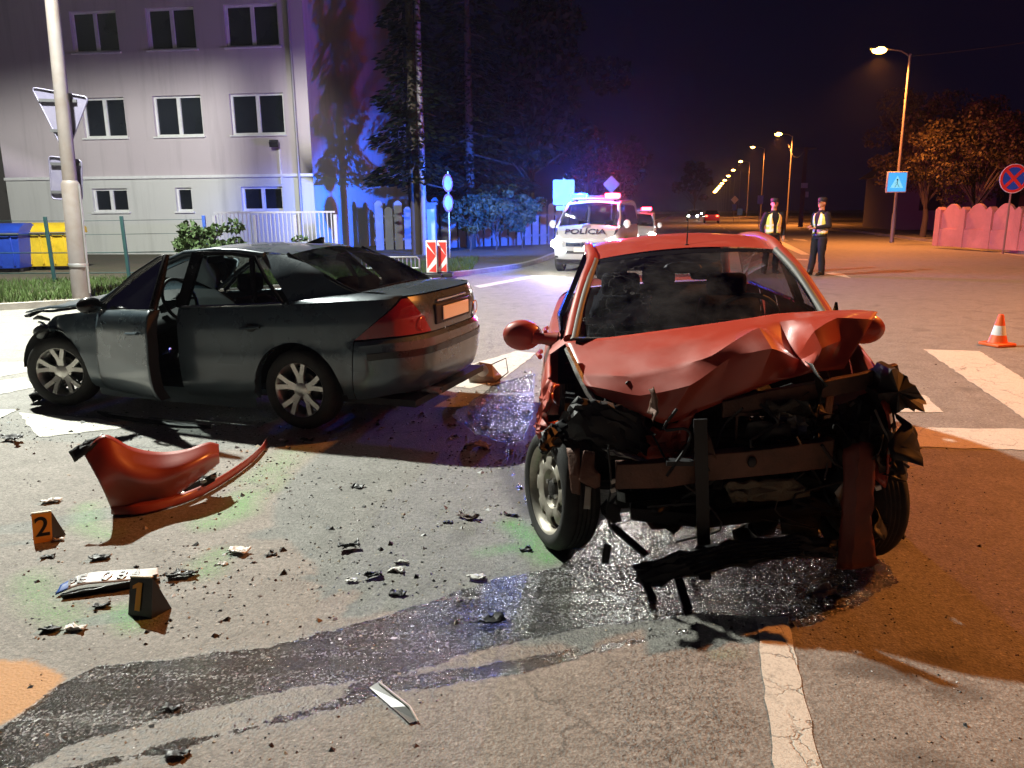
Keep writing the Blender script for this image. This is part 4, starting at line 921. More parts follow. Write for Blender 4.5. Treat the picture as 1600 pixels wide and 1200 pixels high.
for side in (1, -1):
    RD0, RD1 = sb.sx(.37), sb.sx(.03); BP = sb.sx(1.03); FD = sb.sx(1.88); FE = sb.sx(2.56)
    q = MB(); sb.patch(TL1, RD0, TT1, RD1, .61, 1, side, 26, 10, mb=q); sb.patch(sb.sx(-.46), RD0, TL1, RD0, 0, .61, side, 40, 12, mb=q); q.build('rear_quarter_panel', SLATE, sed, 30)
    tl = sb.patch(TL0, TL1, TT0, TT1, .62, .99, side, 20, 12, .010).build('tail_light', M('tail light red', (.22, .012, .015), .12, var=.15, coat=1), sed, 40)
    MB().lathe([(.045, 0), (.05, .004), (.055, .0)], 20, (0, 0, 0), 'X').build('lamp_ring', M('lamp ring', (.5, .1, .1), .2), tl, 40, loc=[float(v) for v in sb.pt(TL0 + .11, .72, side, .012)])
    rd = sb.patch(RD0, BP, RD1, BP, .0, 1, side, 40, 16).build('rear_door', SLATE, sed, 30)
    hp = sb.pt(sb.sx(.25), .78, side, .02); hq = sb.pt(sb.sx(.43), .77, side, .02); MB().tube([hp, [(a + b) / 2 + c for a, b, c in zip(hp, hq, (0, .015 * side, 0))], hq], .016, 8, sy=.7).build('handle', SLATE, rd, 60)
    MB().ball([(a + b) / 2 for a, b in zip(hp, hq)], (.05, .012, .03), 10, 6).build('handle_recess', BLK, rd)
    ff = sb.patch(FD, FE, sb.sx(1.84), sb.sx(2.50), 0, 1, side, 44, 14); rgf = np.random.default_rng(4)
    ff.v = [(x + (mnoise.noise(Vector((x * 7, z * 9, 1))) * .05 - .02) * min(1, max(0, (x - 2.25) * 5)), y + side * (mnoise.noise(Vector((x * 8, z * 8, 5))) * .05 - .015) * min(1, max(0, (x - 2.15) * 4)), z + .02 * mnoise.noise(Vector((x * 10, z * 6, 9))) * min(1, max(0, (x - 2.3) * 5))) for x, y, z in ff.v]
    ff.build('front_fender', SLATE, sed, 25)
    # sill
    MB().grid([[sb.pt(sb.sx(x), t, side, -.01) for x in np.linspace(.40, 1.98, 12)] for t in (-.10, 0.02, .10)]).build('sill', SLATE, sed, 30)
    for cx in (0, 2.37):
        MB().grid([[(cx + .37 * math.cos(a), y * side, .30 + .37 * math.sin(a)) for a in np.linspace(.05, math.pi - .05, 18)] for y in (.30, .79)]).add([(cx + .37 * math.cos(a), .45 * side, .30 + .37 * math.sin(a)) for a in np.linspace(0, math.pi, 18)], [tuple(range(18))]).build('wheel_liner', BLK, sed, 60)
# front doors: the driver door stands ajar
for side in (1, -1):
    hinge = np.array([1.90, .80 * side, 0]); dr = empty('front_door', hinge, R(-17) if side > 0 else 0); dr.parent = sed
    a = sb.patch(BP, FD, BP, sb.sx(1.84), 0, 1, side, 26, 14); a.v = [tuple(np.array(v) - hinge) for v in a.v]; pnl = a.build('door_panel', SLATE, dr, 30, solid=.02)
    inn = sb.patch(BP, FD, BP, sb.sx(1.84), .06, .97, side, 20, 10, -.075); inn.v = [tuple(np.array(v) - hinge) for v in inn.v]; inn.build('door_card', BLK, dr, 30)
    e = MB(); e.grid([[np.array(sb.pt(BP + .004, t, side, 0)) - hinge, np.array(sb.pt(BP + .004, t, side, -.08)) - hinge] for t in np.linspace(.02, 1, 10)]); e.build('door_edge', BLK, dr, 30)
    fr = [(1.86, .765, .845), (1.66, .705, .99), (1.42, .655, 1.14), (1.15, .605, 1.262), (1.06, .60, 1.28), (1.035, .68, 1.1), (1.03, .765, .90)]
    P = [np.array((x, y * side, z)) - hinge for x, y, z in fr]; MB().tube(P, [.018, .02, .02, .02, .026, .03, .032], 8).build('window_frame', BLKG, dr, 50)
    MB().add([P[0], P[1], P[2], P[3], P[4], P[5], P[6]], [tuple(range(7))]).build('glass', GLS, dr, 0)
    mir = MB(); mc = np.array((1.70, .90 * side, .90)) - hinge; mir.ball(mc, (.055, .10, .065), 14, 8); mir.bar(mc - np.array([0, .12 * side, .02]), mc, .05, .05); mir.build('wing_mirror', BLKG, dr, 60)
    hp = np.array(sb.pt(sb.sx(1.13), .76, side, .02)) - hinge; hq = np.array(sb.pt(sb.sx(1.31), .75, side, .02)) - hinge; MB().tube([hp, (hp + hq) / 2 + np.array([0, .015 * side, 0]), hq], .016, 8, sy=.7).build('handle', SLATE, dr, 60)
# rear: lid face, bumper
for nm, t0, t1, A, B, mat, out in (('trunk_lid_face', .61, 1, 0, 1, SLATE, 0), ('rear_bumper', 0, .60, 0, 1, SLATE, .0)):
    q = MB()
    for side in (1, -1):
        if nm == 'trunk_lid_face': sb.patch(-.004, TL0, -.004, TT0, t0, t1, side, 16, 10, mb=q, gap=.002)
        else: sb.patch(-.004, sb.sx(-.46), -.004, sb.sx(-.50), t0, t1, side, 40, 14, mb=q, gap=.002)
    o = q.build(nm, mat, sed, 30)
    if nm == 'trunk_lid_face':
        MB().box((-.912, 0, .845), (.03, .66, .15)).build('plate_recess', BLK, o, 30, bevel=.01)
        MB().box((-.935, -.02, .845), (.012, .50, .105)).build('number_plate', M('blank white plate', (.85, .85, .85), .4, var=.03), o, bevel=.006)
        MB().box((-.906, 0, .945), (.02, .56, .02)).build('chrome_strip', CHROME, o, bevel=.005)
    else:
        MB().grid([[sb.pt(a, t, s, .008) for t in (.40, .47)] for s in (1, -1) for a in (np.linspace(sb.sx(-.6), 0, 16) if s > 0 else np.linspace(.02, sb.sx(-.6), 16))]).build('bumper_strip', BLKG, o, 40)
        MB().box((-.74, 0, .33), (.2, 1.05, .10)).build('diffuser', BLK, o, bevel=.02)
# deck, shoulders, C pillars
gb = [(-.44, -.62, 1.022), (-.475, -.3, 1.035), (-.485, 0, 1.04), (-.475, .3, 1.035), (-.44, .62, 1.022)]
edge = [np.array(sb.pt(sb.sy(y), 1, 1)) * np.array([1, s, 1]) for y, s in ((.66, -1), (.52, -1), (.3, -1), (.02, 1), (.3, 1), (.52, 1), (.66, 1))]
e0 = crom(gb, 25); e1 = crom(edge, 25); dk = [[a + (b - a) * f + np.array([0, 0, .022 * math.sin(math.pi * f) + (.012 if f > .97 else 0)]) for a, b in zip(e0, e1)] for f in np.linspace(0, 1, 9)]
MB().grid(dk).build('trunk_lid', SLATE, sed, 40)
cowl = [(1.90, -.70, .855), (2.0, -.4, .89), (2.04, 0, .90), (2.0, .4, .89), (1.90, .70, .855)]
hdr = [(1.09, -.565, 1.285), (1.13, -.3, 1.312), (1.145, 0, 1.32), (1.13, .3, 1.312), (1.09, .565, 1.285)]
rhd = [(.16, -.545, 1.285), (.145, -.3, 1.31), (.14, 0, 1.318), (.145, .3, 1.31), (.16, .545, 1.285)]
for side in (1, -1):
    belt = [sb.pt(sb.sy(.655), 1, side)] + [sb.pt(sb.sx(x), 1, side) for x in (-.72, -.6, -.4, -.2, 0, .04)]
    inner = [np.array(q) * np.array([1, side, 1]) for q in ((-.80, .60, 1.012), (-.66, .61, 1.018), (-.52, .615, 1.022), (-.44, .62, 1.022), (-.18, .675, .995), (.02, .735, .965), (.06, .745, .957))]
    a, b = crom(belt, 20), crom(inner, 20); MB().grid([[p + (q - p) * f + np.array([0, 0, .012 * math.sin(math.pi * f)]) for p, q in zip(a, b)] for f in np.linspace(0, 1, 6)]).build('rear_shoulder', SLATE, sed, 60)
    bot = crom([np.array(q) * np.array([1, side, 1]) for q in ((-.44, .62, 1.022), (-.18, .677, .995), (.06, .748, .957))], 14); top = crom([np.array(q) * np.array([1, side, 1]) for q in ((.16, .55, 1.285), (.26, .575, 1.287), (.40, .59, 1.282))], 14)
    MB().grid([[p + (q - p) * f + np.array([-.02, .025 * side, .008]) * math.sin(math.pi * f) for p, q in zip(bot, top)] for f in np.linspace(0, 1, 10)]).build('rear_pillar', SLATE, sed, 60)
    V = lambda *q: np.array(q) * np.array([1, side, 1])
    MB().tube([V(1.95, .71, .85), V(1.68, .675, 1.01), V(1.4, .625, 1.165), V(1.10, .575, 1.283), V(.8, .59, 1.308), V(.55, .592, 1.302), V(.36, .59, 1.283)], [.032, .03, .03, .03, .028, .026, .022], 8).build('roof_rail', SLATE, sed, 60)
    MB().add([V(.99, .775, .895), V(.13, .77, .945), V(.28, .70, 1.10), V(.42, .615, 1.262), V(.62, .612, 1.285), V(.93, .612, 1.285)], [tuple(range(6))]).build('rear_door_glass', GLS, sed, 0)
    MB().tube([V(1.0, .785, .895), V(.55, .785, .92), V(.10, .778, .948)], .010, 6).build('belt_chrome', CHROME, sed); MB().tube([V(.10, .77, .95), V(.27, .705, 1.10), V(.42, .622, 1.268), V(.62, .62, 1.292), V(.95, .62, 1.292)], .016, 6).build('window_frame', BLKG, sed, 50)
    MB().bar(V(1.02, .77, .88), V(.96, .605, 1.29), .09, .03, up=(0, 1, 0)).build('centre_pillar', BLKG, sed); MB().bar(V(.34, .775, .94), V(.45, .625, 1.26), .035, .02, up=(0, 1, 0)).build('window_divider', BLKG, sed)
rows = []
for x, w, z in ((1.09, .565, 1.285), (.95, .575, 1.303), (.75, .58, 1.315), (.5, .58, 1.312), (.3, .565, 1.30), (.16, .545, 1.285)):
    rows.append([(x + .055 * (1 - (k / w) ** 2) * (1 if x > .9 else (-.4 if x < .2 else 0)), k, z + .038 * (1 - (k / w) ** 2)) for k in np.linspace(-w, w, 17)])
MB().grid(rows).build('roof', SLATE, sed, 60)
MB().grid([[a + (b - a) * f + np.array([.02, 0, .02]) * math.sin(math.pi * f) for a, b in zip(crom(cowl, 17), crom([(x, y, z) for x, y, z in hdr], 17))] for f in np.linspace(0, 1, 8)]).build('windscreen', GLS, sed, 60)
MB().grid([[a + (b - a) * f + np.array([-.02, 0, .02]) * math.sin(math.pi * f) for a, b in zip(crom(gb, 17), crom(rhd, 17))] for f in np.linspace(.01, .99, 8)]).build('rear_window', GLS, sed, 60)
MB().tube(crom([(.18, -.55, 1.29)] + gb + [(.18, .55, 1.29)], 40), .014, 6).build('window_seal', BLKG, sed, 60)
MB().prism([(.0, .0), (.16, .0), (.02, .05), (-.01, .05)], .025, ((.22, -.0125, 1.345), (1, 0, 0), (0, 0, 1), (0, 1, 0))).build('roof_antenna', BLKG, sed)
# interior
MB().box((.75, 0, .24), (3.3, 1.36, .05)).build('floor_pan', BLK, sed); MB().box((-.5, 0, .62), (.06, 1.3, .75)).build('rear_bulkhead', BLK, sed); MB().box((-.25, 0, .98), (.42, 1.25, .04)).build('parcel_shelf', BLK, sed)
for y in (-.36, .36): seat(sed, .92, y)
seat(sed, .06, .0, 1.2, .42, .92, 'rear_bench')
for y in (-.36, .36): MB().box((-.20, y, 1.05), (.09, .24, .13)).build('headrest', SEAT, sed, 80, bevel=.035)
MB().grid([[(1.55 + .35 * f, y, .70 + .16 * f + .06 * math.cos(y * 2.2)) for y in np.linspace(-.68, .68, 12)] for f in (-.3, 0, .4, 1)]).build('dashboard', BLK, sed, 60, solid=.05)
st = MB(); st.tube([(1.40 + .06 * math.sin(a) * 1, .36 + .18 * math.cos(a), .89 + .17 * math.sin(a)) for a in np.linspace(0, 2 * math.pi, 26)], .014, 7, False); st.bar((1.40, .20, .89), (1.40, .52, .89), .03, .02); st.bar((1.40, .36, .89), (1.6, .36, .80), .06, .06); st.ball((1.39, .36, .89), (.03, .06, .06)); st.build('steering_wheel', BLK, sed, 60)
MB().box((1.30, .0, 1.205), (.03, .2, .06)).build('inner_mirror', BLK, sed, bevel=.01)
# bonnet sprung and buckled, crushed nose
hn = [[(1.93, y, z) for y, z in ((-.72, .865), (-.36, .90), (0, .91), (.36, .90), (.72, .865))], [(2.20, y, z) for y, z in ((-.72, .85), (-.36, .90), (0, .91), (.36, .895), (.735, .855))],
      [(2.46, y, z) for y, z in ((-.70, .83), (-.36, .885), (0, .885), (.36, .87), (.74, .83))], [(2.66, y, z) for y, z in ((-.66, .79), (-.36, .85), (0, .84), (.36, .83), (.72, .80))], [(2.76, y, z) for y, z in ((-.6, .77), (-.36, .81), (0, .80), (.36, .80), (.68, .785))]]
mb = MB(); sheet(mb, hn, 4, .004, 0, 3); mb.build('bonnet', SLATE, sed, 35, solid=.012)
MB().grid([[(2.70, y, .775 + dz), (2.78, y * .98, .77 + dz)] for y, dz in zip(np.linspace(.7, -.6, 12), [random.uniform(-.02, .015) for _ in range(12)])]).build('bonnet_lip', BLK, sed, 0, solid=.02)
eng = MB(); rg = np.random.default_rng(5)
for i in range(26): eng.box((rg.uniform(1.98, 2.52), rg.uniform(-.6, .6), rg.uniform(.3, .68)), rg.uniform(.06, .28, 3), rg.uniform(0, 3), rg.uniform(-.4, .4))
eng.build('engine_bay', GREASE, sed, 0)
mb = MB(); sheet(mb, [[(2.48, .66, .70), (2.52, .74, .58), (2.50, .76, .44)], [(2.62, .60, .69), (2.66, .68, .56), (2.62, .70, .42)], [(2.68, .48, .66), (2.70, .50, .54), (2.68, .52, .40)]], 4, .006, 0, 8)
mb.build('headlamp_housing', BLK, sed, 40, solid=.02)
MB().ball((2.60, .66, .61), (.09, .09, .065), 16, 10).build('headlamp_lens', M('broken lamp glass', (.35, .37, .36), .12, .3, var=.4, scale=18, bmp=.5), sed, 80)
MB().tube([(2.46, .735, .66), (2.52, .735, .70), (2.60, .70, .70), (2.66, .62, .66)], .012, 6).build('lamp_trim', CHROME, sed, 60)
for k, net in enumerate(([[(2.50, .70, .45), (2.52, .74, .30), (2.46, .74, .14)], [(2.62, .64, .44), (2.66, .66, .26), (2.60, .66, .10)], [(2.64, .40, .44), (2.70, .42, .26), (2.66, .40, .08)]], [[(2.62, .4, .46), (2.68, .38, .3), (2.60, .4, .12)], [(2.62, 0, .5), (2.70, .0, .3), (2.64, .05, .1)], [(2.6, -.5, .5), (2.66, -.5, .3), (2.6, -.48, .14)]], [[(2.58, .72, .12), (2.70, .80, .03), (2.74, .74, .02)], [(2.60, .5, .14), (2.76, .56, .05), (2.82, .5, .02)]])):
    mb = MB(); sheet(mb, net, 5, .016, 0, 20 + k); mb.build('torn_bumper_core', BLK, sed, 25, solid=.012)
for k, (a, b, m) in enumerate((((2.46, .72, .73), (2.78, .60, .71), BLK), ((2.6, .66, .40), (2.74, .72, .30), BARE), ((2.62, .5, .52), (2.74, .62, .50), M('indicator amber', (.5, .2, .03), .3)), ((2.60, .60, .22), (2.70, .76, .10), BARE))): MB().tube([a, ((a[0] + b[0]) / 2, (a[1] + b[1]) / 2 + .02, (a[2] + b[2]) / 2 + .02), b], [.012, .02, .008], 6).build('bent_bracket', m, sed)
MB().box((2.55, 0, .5), (.1, 1.1, .12)).build('front_crossmember', BARE, sed, bevel=.01)
MB().tube([(-.72, .42, .29), (-.98, .42, .285)], .032, 12, False).build('exhaust_tip', BARE, sed, 60, solid=.004); MB().tube([(-.45, .1, .30), (-.45, .5, .30), (-.72, .42, .29)], .06, 10).build('exhaust_box', RUST, sed, 60)
wheel(sed, (0, .70, .305), .305, .20, 1); wheel(sed, (0, -.70, .305), .305, .20, -1); wheel(sed, (2.37, .70, .300), .300, .20, 1, steer=R(16)); wheel(sed, (2.37, -.70, .300), .300, .20, -1, steer=R(16))
# ================================================================== red hatchback (crushed front, facing the camera)
FR = Frame((.916, 3.436), -95.0)
red = thing('crashed_hatchback', 'red hatchback with crumpled bonnet and bare crushed front end', 'car', (FR.o[0], FR.o[1], 0), R(-95.0))
REDP = paintmat('red car paint', (.41, .044, .020), .05, .42, (.26, .11, .08), .40, .4)
RG = GLASS('cracked windscreen', (.60, .60, .68), .04, .09, .16); RGS = GLASS('hatchback side glass', (.6, .62, .64), .03, .1)  # the windscreen's pale veil stands in for hazy light on the glass
SH = .055
ol = [(-3.02, 0, 0), (-3.0, .35, 0), (-2.92, .62, 0), (-2.7, .76, 0), (-2.3, .81, 0), (-1.6, .83, 0), (-.8, .825, 0), (-.3, .81, 0), (0, .79, 0), (.25, .73, 0), (.45, .60, 0)]
rb = Body(ol, ([-3.1, -2.8, -2.1, -.5, .5], [.32, .28, .21, .20, .24]), ([-3.1, -2.3, -1.2, -.6, -.3, .0, .3, .5], [1.0, .995, .955, .935, .90, .84, .76, .70]), [(0, .295, .345), (-2.44, .295, .345)], SH)
sx = rb.sx
for side in (1, -1):
    q = MB(); rb.patch(sx(-2.6), sx(-2.02), sx(-2.5), sx(-2.12), 0, 1, side, 30, 12, mb=q); q.build('rear_quarter_panel', REDP, red, 30)
    for nm, a, b in (('rear_door', -2.02, -1.22), ('front_door', -1.22, -.36)):
        d = rb.patch(sx(a), sx(b), sx(a - (.1 if nm[0] == 'r' else 0)), sx(b - (.0 if nm[0] == 'r' else .06)), 0, 1, side, 26, 12).build(nm, REDP, red, 30)
        MB().tube([rb.pt(sx(a + .1), .8, side, .02), rb.pt(sx(a + .18), .8, side, .035), rb.pt(sx(a + .26), .8, side, .02)], .015, 7).build('handle', REDP, d, 60)
        MB().grid([[rb.pt(sx(x), t, side, .012) for x in np.linspace(a + .05, b - .05, 8)] for t in (.42, .50)]).build('rub_strip', BLK, d, 40)
    fe = .10 if side < 0 else .34
    q = rb.patch(sx(-.36), sx(fe), sx(-.42), sx(fe - .04), 0, 1, side, 34, 14)
    if side < 0:                                            # the wing is pushed and torn at its leading edge
        rg = np.random.default_rng(2); q.v = [(x + (.02 * rg.normal() if x > .0 else 0), y + (.012 * rg.normal() if x > -.1 else 0), z + (.012 * rg.normal() if x > -.05 else 0)) for x, y, z in q.v]
    q.build('front_wing', REDP, red, 25, solid=.008)
    V = lambda x, y, z: np.array((x, y * side, z + SH * y * side))
    belt = crom([rb.pt(sx(x), 1, side) for x in (-2.8, -2.2, -1.5, -.9, -.5, -.40)], 20); inn = crom([V(-2.85, .60, 1.01), V(-2.3, .69, 1.0), V(-1.5, .72, .985), V(-.9, .705, .985), V(-.52, .665, 1.0), V(-.40, .65, .985)], 20)
    MB().grid([[p + (q_ - p) * f for p, q_ in zip(belt, inn)] for f in np.linspace(0, 1, 4)]).build('shoulder_panel', REDP, red, 60)
    pil = [V(-.40, .655, .985), V(-.62, .625, 1.10), V(-.86, .58, 1.235), V(-1.12, .535, 1.335), V(-1.4, .545, 1.375), V(-1.8, .55, 1.385), V(-2.3, .54, 1.355), V(-2.65, .52, 1.29), V(-2.85, .56, 1.12), V(-2.95, .6, 1.0)]
    MB().tube(crom(pil, 30), .034, 8).build('roof_rail', REDP, red, 60)
    MB().tube(crom([p + np.array([.035, -.02 * side, .0]) for p in pil[:4]], 14), .020, 7).build('windscreen_moulding', M('pillar moulding', (.14, .125, .11), .6, var=.2), red, 60)
    gl = [V(-.62, .69, 1.0), V(-2.6, .66, 1.02), V(-2.45, .555, 1.32), V(-1.8, .565, 1.365), V(-1.25, .555, 1.335), V(-.9, .60, 1.20)]; MB().add(gl, [tuple(range(6))]).build('side_glass', RGS, red, 0)
    MB().bar(V(-1.24, .715, 1.0), V(-1.30, .57, 1.36), .08, .03, up=(0, 1, 0)).build('centre_pillar', BLKG, red); MB().tube([V(-.60, .70, .995), V(-1.4, .735, .99), V(-2.5, .69, 1.01)], .014, 6).build('window_seal', BLKG, red)
    # mirror: rounded shell on a stalk
    mc = V(-.62, .915 if side < 0 else .87, .985 if side < 0 else .935); m = MB()
    prof = [(0.00, .02), (.015, .065), (.05, .085), (.09, .08), (.115, .05), (.122, .0)]
    n = 20; rows = [[(mc[0] - .06 + h, mc[1] + r * 1.28 * math.cos(2 * math.pi * j / n), mc[2] + r * .98 * math.sin(2 * math.pi * j / n)) for j in range(n)] for h, r in prof]
    m.grid(rows, True); mr = m.build('wing_mirror', REDP, red, 80); MB().add(rows[0], [tuple(range(n))]).build('mirror_glass', CHROME, mr, 0)
    MB().tube([V(-.58, .72, .955), V(-.59, .80, .965), V(-.58, .86, .975)], [.045, .03, .035], 8).build('mirror_stalk', REDP, mr, 60)
    MB().prism([(0, 0), (.16, -.01), (.06, .12)], .012, (V(-.64, .705, .965), (1, 0, 0), (0, 0, 1), (0, 1, 0))).build('mirror_sail', BLKG, mr)
    for cx in (0, -2.44): MB().grid([[(cx + .345 * math.cos(a), y * side, .30 + .345 * math.sin(a)) for a in np.linspace(.1 if cx else 1.75, math.pi, 16)] for y in (.40, .76)]).build('wheel_liner', BLK, red, 60)
q = MB()
for side in (1, -1): rb.patch(-.003, sx(-2.6), -.003, sx(-2.5), 0, 1, side, 24, 10, mb=q, gap=.001)
q.build('tailgate', REDP, red, 30)
rows = []
for x, w, z in ((-1.12, .53, 1.335), (-1.3, .54, 1.36), (-1.6, .55, 1.385), (-2.0, .55, 1.385), (-2.4, .535, 1.355), (-2.68, .52, 1.29)):
    rows.append([(x + .06 * (1 - (k / w) ** 2) * (1 if x > -1.2 else 0), k, z + .045 * (1 - (k / w) ** 2) + SH * k) for k in np.linspace(-w, w, 17)])
MB().grid(rows).build('roof', REDP, red, 60)
cw = [(-.42, -.64, .985), (-.31, -.3, 1.0), (-.28, 0, 1.005), (-.31, .3, 1.0), (-.42, .64, .985)]; hd = [(-1.10, -.53, 1.335), (-1.06, -.3, 1.36), (-1.045, 0, 1.372), (-1.06, .3, 1.36), (-1.10, .53, 1.335)]
s2 = lambda P: [(x, y, z + SH * y) for x, y, z in P]
W0, W1 = crom(s2(cw), 21), crom(s2(hd), 21)
MB().grid([[a + (b - a) * f + np.array([.03, 0, .025]) * math.sin(math.pi * f) for a, b in zip(W0, W1)] for f in np.linspace(0, 1, 10)]).build('windscreen', RG, red, 60)
MB().grid([[a + (b - a) * f + np.array([.034, 0, .03]) * math.sin(math.pi * f) for a, b in zip(W0, W1)] for f in (.93, .965, 1.0)]).build('windscreen_band', BLKG, red, 60)
R0 = crom(s2([(-2.72, -.5, 1.285), (-2.74, 0, 1.33), (-2.72, .5, 1.285)]), 11); R1 = crom(s2([(-2.97, -.58, 1.0), (-3.02, 0, 1.01), (-2.97, .58, 1.0)]), 11); MB().grid([[a + (b - a) * f for a, b in zip(R0, R1)] for f in (0, .5, 1)]).build('rear_window', RGS, red, 60)
an = MB(); an.tube([(-1.16, .02, 1.375), (-1.17, .02, 1.39)], [.022, .014], 10); an.build('antenna_base', BLKG, red); MB().tube([(-1.17, .02, 1.39), (-1.45, .06, 1.58)], [.005, .002], 5).build('antenna_rod', BLKG, red)
# interior
MB().box((-1.55, 0, .24), (2.7, 1.4, .05)).build('floor_pan', BLK, red)
for y in (-.34, .34): seat(red, -1.35, y, .46, .45, 1.02)
seat(red, -2.3, 0, 1.15, .45, 1.0, 'rear_bench')
for y in (-.36, 0, .36): MB().box((-2.55, y, 1.13), (.09, .24, .13)).build('headrest', SEAT, red, 80, bevel=.035)
MB().grid([[(-.86 + .5 * f, y, .79 + .09 * f + .03 * math.cos(y * 3) + SH * y) for y in np.linspace(-.68, .68, 14)] for f in (0, .3, .7, 1)]).build('dashboard', BLK, red, 60, solid=.06)
st = MB(); st.tube([(-.95 + .08 * math.sin(a), .34 + .18 * math.cos(a), .97 + .16 * math.sin(a)) for a in np.linspace(0, 2 * math.pi, 26)], .014, 7, False); st.bar((-.95, .18, .97), (-.95, .5, .97), .03, .02); st.bar((-.95, .34, .97), (-.75, .34, .9), .06, .06); st.build('steering_wheel', BLK, red, 60)
# burst airbag cloth over the passenger dash
net = [[FR.un(px, py, 0, x) for px, py, x in r] for r in ([(908, 497, -.66), (945, 492, -.68), (975, 480, -.70), (1000, 466, -.72), (1016, 462, -.74)], [(915, 505, -.66), (945, 503, -.64), (978, 493, -.66), (1004, 482, -.70), (1016, 478, -.74)], [(930, 512, -.62), (950, 512, -.62), (982, 508, -.62), (1006, 505, -.66), (1012, 505, -.72)])]
mb = MB(); sheet(mb, net, 5, .006, 0, 4); mb.build('burst_airbag', M('airbag cloth', (.82, .78, .66), .9, var=.15, scale=10, bmp=.4), red, 60, solid=.004)
MB().ball((-1.0, -.02, 1.27), (.03, .11, .035), 12, 6).build('inner_mirror', BLK, red, 60)
# wipers
for a, b in (((-.40, -.50, .985), (-.42, -.02, 1.02)), ((-.34, .0, 1.0), (-.40, .5, 1.04))): MB().tube(s2([a, ((a[0] + b[0]) / 2 - .02, (a[1] + b[1]) / 2, (a[2] + b[2]) / 2 + .012), b]), [.012, .010, .006], 6).build('wiper', BLK, red)
# ---- bonnet: folded up; control net read off the photograph at chosen depths in the car's own frame
H = [[(882, 534, -.36), (960, 526, -.30), (1050, 514, -.26), (1115, 505, -.26), (1170, 497, -.27), (1215, 490, -.28), (1262, 487, -.30), (1300, 485, -.30), (1340, 484, -.28)],
     [(893, 560, -.22), (972, 556, -.12), (1060, 538, -.06), (1115, 524, -.05), (1172, 514, -.06), (1218, 503, -.18), (1264, 497, -.10), (1302, 489, -.16), (1371, 487, -.10)],
     [(902, 585, -.08), (985, 588, .04), (1062, 572, .10), (1112, 556, .14), (1186, 512, .10), (1242, 556, .02), (1272, 518, .14), (1308, 497, .04), (1364, 500, .0)],
     [(915, 602, .0), (1000, 618, .12), (1078, 602, .20), (1140, 560, .16), (1206, 545, .22), (1250, 562, .06), (1284, 545, .18), (1318, 530, .06), (1350, 524, .06)],
     [(932, 618, .02), (990, 642, .12), (1040, 663, .15), (1112, 636, .16), (1180, 608, .17), (1240, 588, .15), (1270, 582, .15), (1300, 579, .12), (1318, 577, .10)]]
HN = np.array([[FR.un(px, py, 0, x) for px, py, x in r] for r in H])
def bonnet_net(HN, sub=7):
    n, m = HN.shape[:2]; lin = lambda r: [r[min(int(q / sub), m - 2)] + (r[min(int(q / sub), m - 2) + 1] - r[min(int(q / sub), m - 2)]) * (q / sub - min(int(q / sub), m - 2)) for q in range((m - 1) * sub + 1)]; cols = [[a * .45 + b * .55 for a, b in zip(crom(HN[i], (m - 1) * sub + 1), lin(HN[i]))] for i in range(n)]; rows = []
    for i in range(n - 1):
        for k in range(sub):
            f = k / sub; rows.append([a + (b - a) * f for a, b in zip(cols[i], cols[i + 1])])
    rows.append(cols[-1]); return rows
rows = bonnet_net(HN); n_, m_ = len(rows), len(rows[0])
for i in range(n_):
    for j in range(m_):
        p = Vector([float(q) for q in rows[i][j]]); w = min(1, i / n_ * 2.2)
        d = mnoise.noise(p * 6) * .004 * w + mnoise.noise(p * 18) * .002 * w + abs(mnoise.noise(p * 4 + Vector((3, 1, 7)))) * .004 * w
        rows[i][j] = np.array(rows[i][j]) + np.array([.6, 0, .8]) * d
bn = MB().grid(rows).build('bonnet', REDP, red, 22, solid=.006)
# under-fold flange of the bonnet
lo = rows[-1]; MB().grid([[q for q in lo], [q + np.array([-.06, 0, .012]) for q in lo]]).build('bonnet_flange', REDP, bn, 30)
# right-hand hinge arm and torn wing flange
P_ = lambda px, py, x: FR.un(px, py, 0, x)
MB().tube([P_(886, 545, -.2), P_(905, 585, -.08), P_(920, 615, .0), P_(932, 632, .05)], [.016, .02, .018, .01], 6).build('hinge_arm', BARE, red, 40)
def bxp(mb, x0, y0, x1, y1, x, dx, skew=0., rz=0.):
    a, b = P_(x0, y1, x), P_(x1, y0, x); c = (a + b) / 2; mb.box((x - dx / 2, c[1], c[2]), (dx, abs(b[1] - a[1]), abs(b[2] - a[2])), rx=skew, rz=rz); return mb
# dark engine mass, recessed
rg = np.random.default_rng(11); em = MB()
for i in range(60):
    px, py = rg.uniform(955, 1360), rg.uniform(610, 800); x = rg.uniform(-.28, .08); c = P_(px, py, x)
    if c[2] > .92: continue
    em.box(c, rg.uniform(.05, .22, 3) * np.array([.8, 1, .8]), rg.uniform(0, 3), rg.uniform(-.5, .5))
em.build('engine_bay', GREASE, red, 0, bevel=.006)
MB().box((-.34, 0, .62), (.04, 1.25, .7)).build('bulkhead', BLK, red)
q = MB(); bxp(q, 985, 640, 1330, 800, -.02, .10); q.build('radiator_pack', M('crushed radiator', (.03, .03, .03), .5, .5, var=.5, scale=15, bmp=.8, bscale=70), red, bevel=.01)
for k in range(9):
    y0 = 655 + k * 15; MB().tube([P_(995, y0 + 8, .0), P_(1090, y0 + rg.uniform(-4, 8), .03), P_(1200, y0 + rg.uniform(-6, 6), .02), P_(1320, y0 - 8, .0)], .005, 4).build('radiator_fin', GREASE, red)
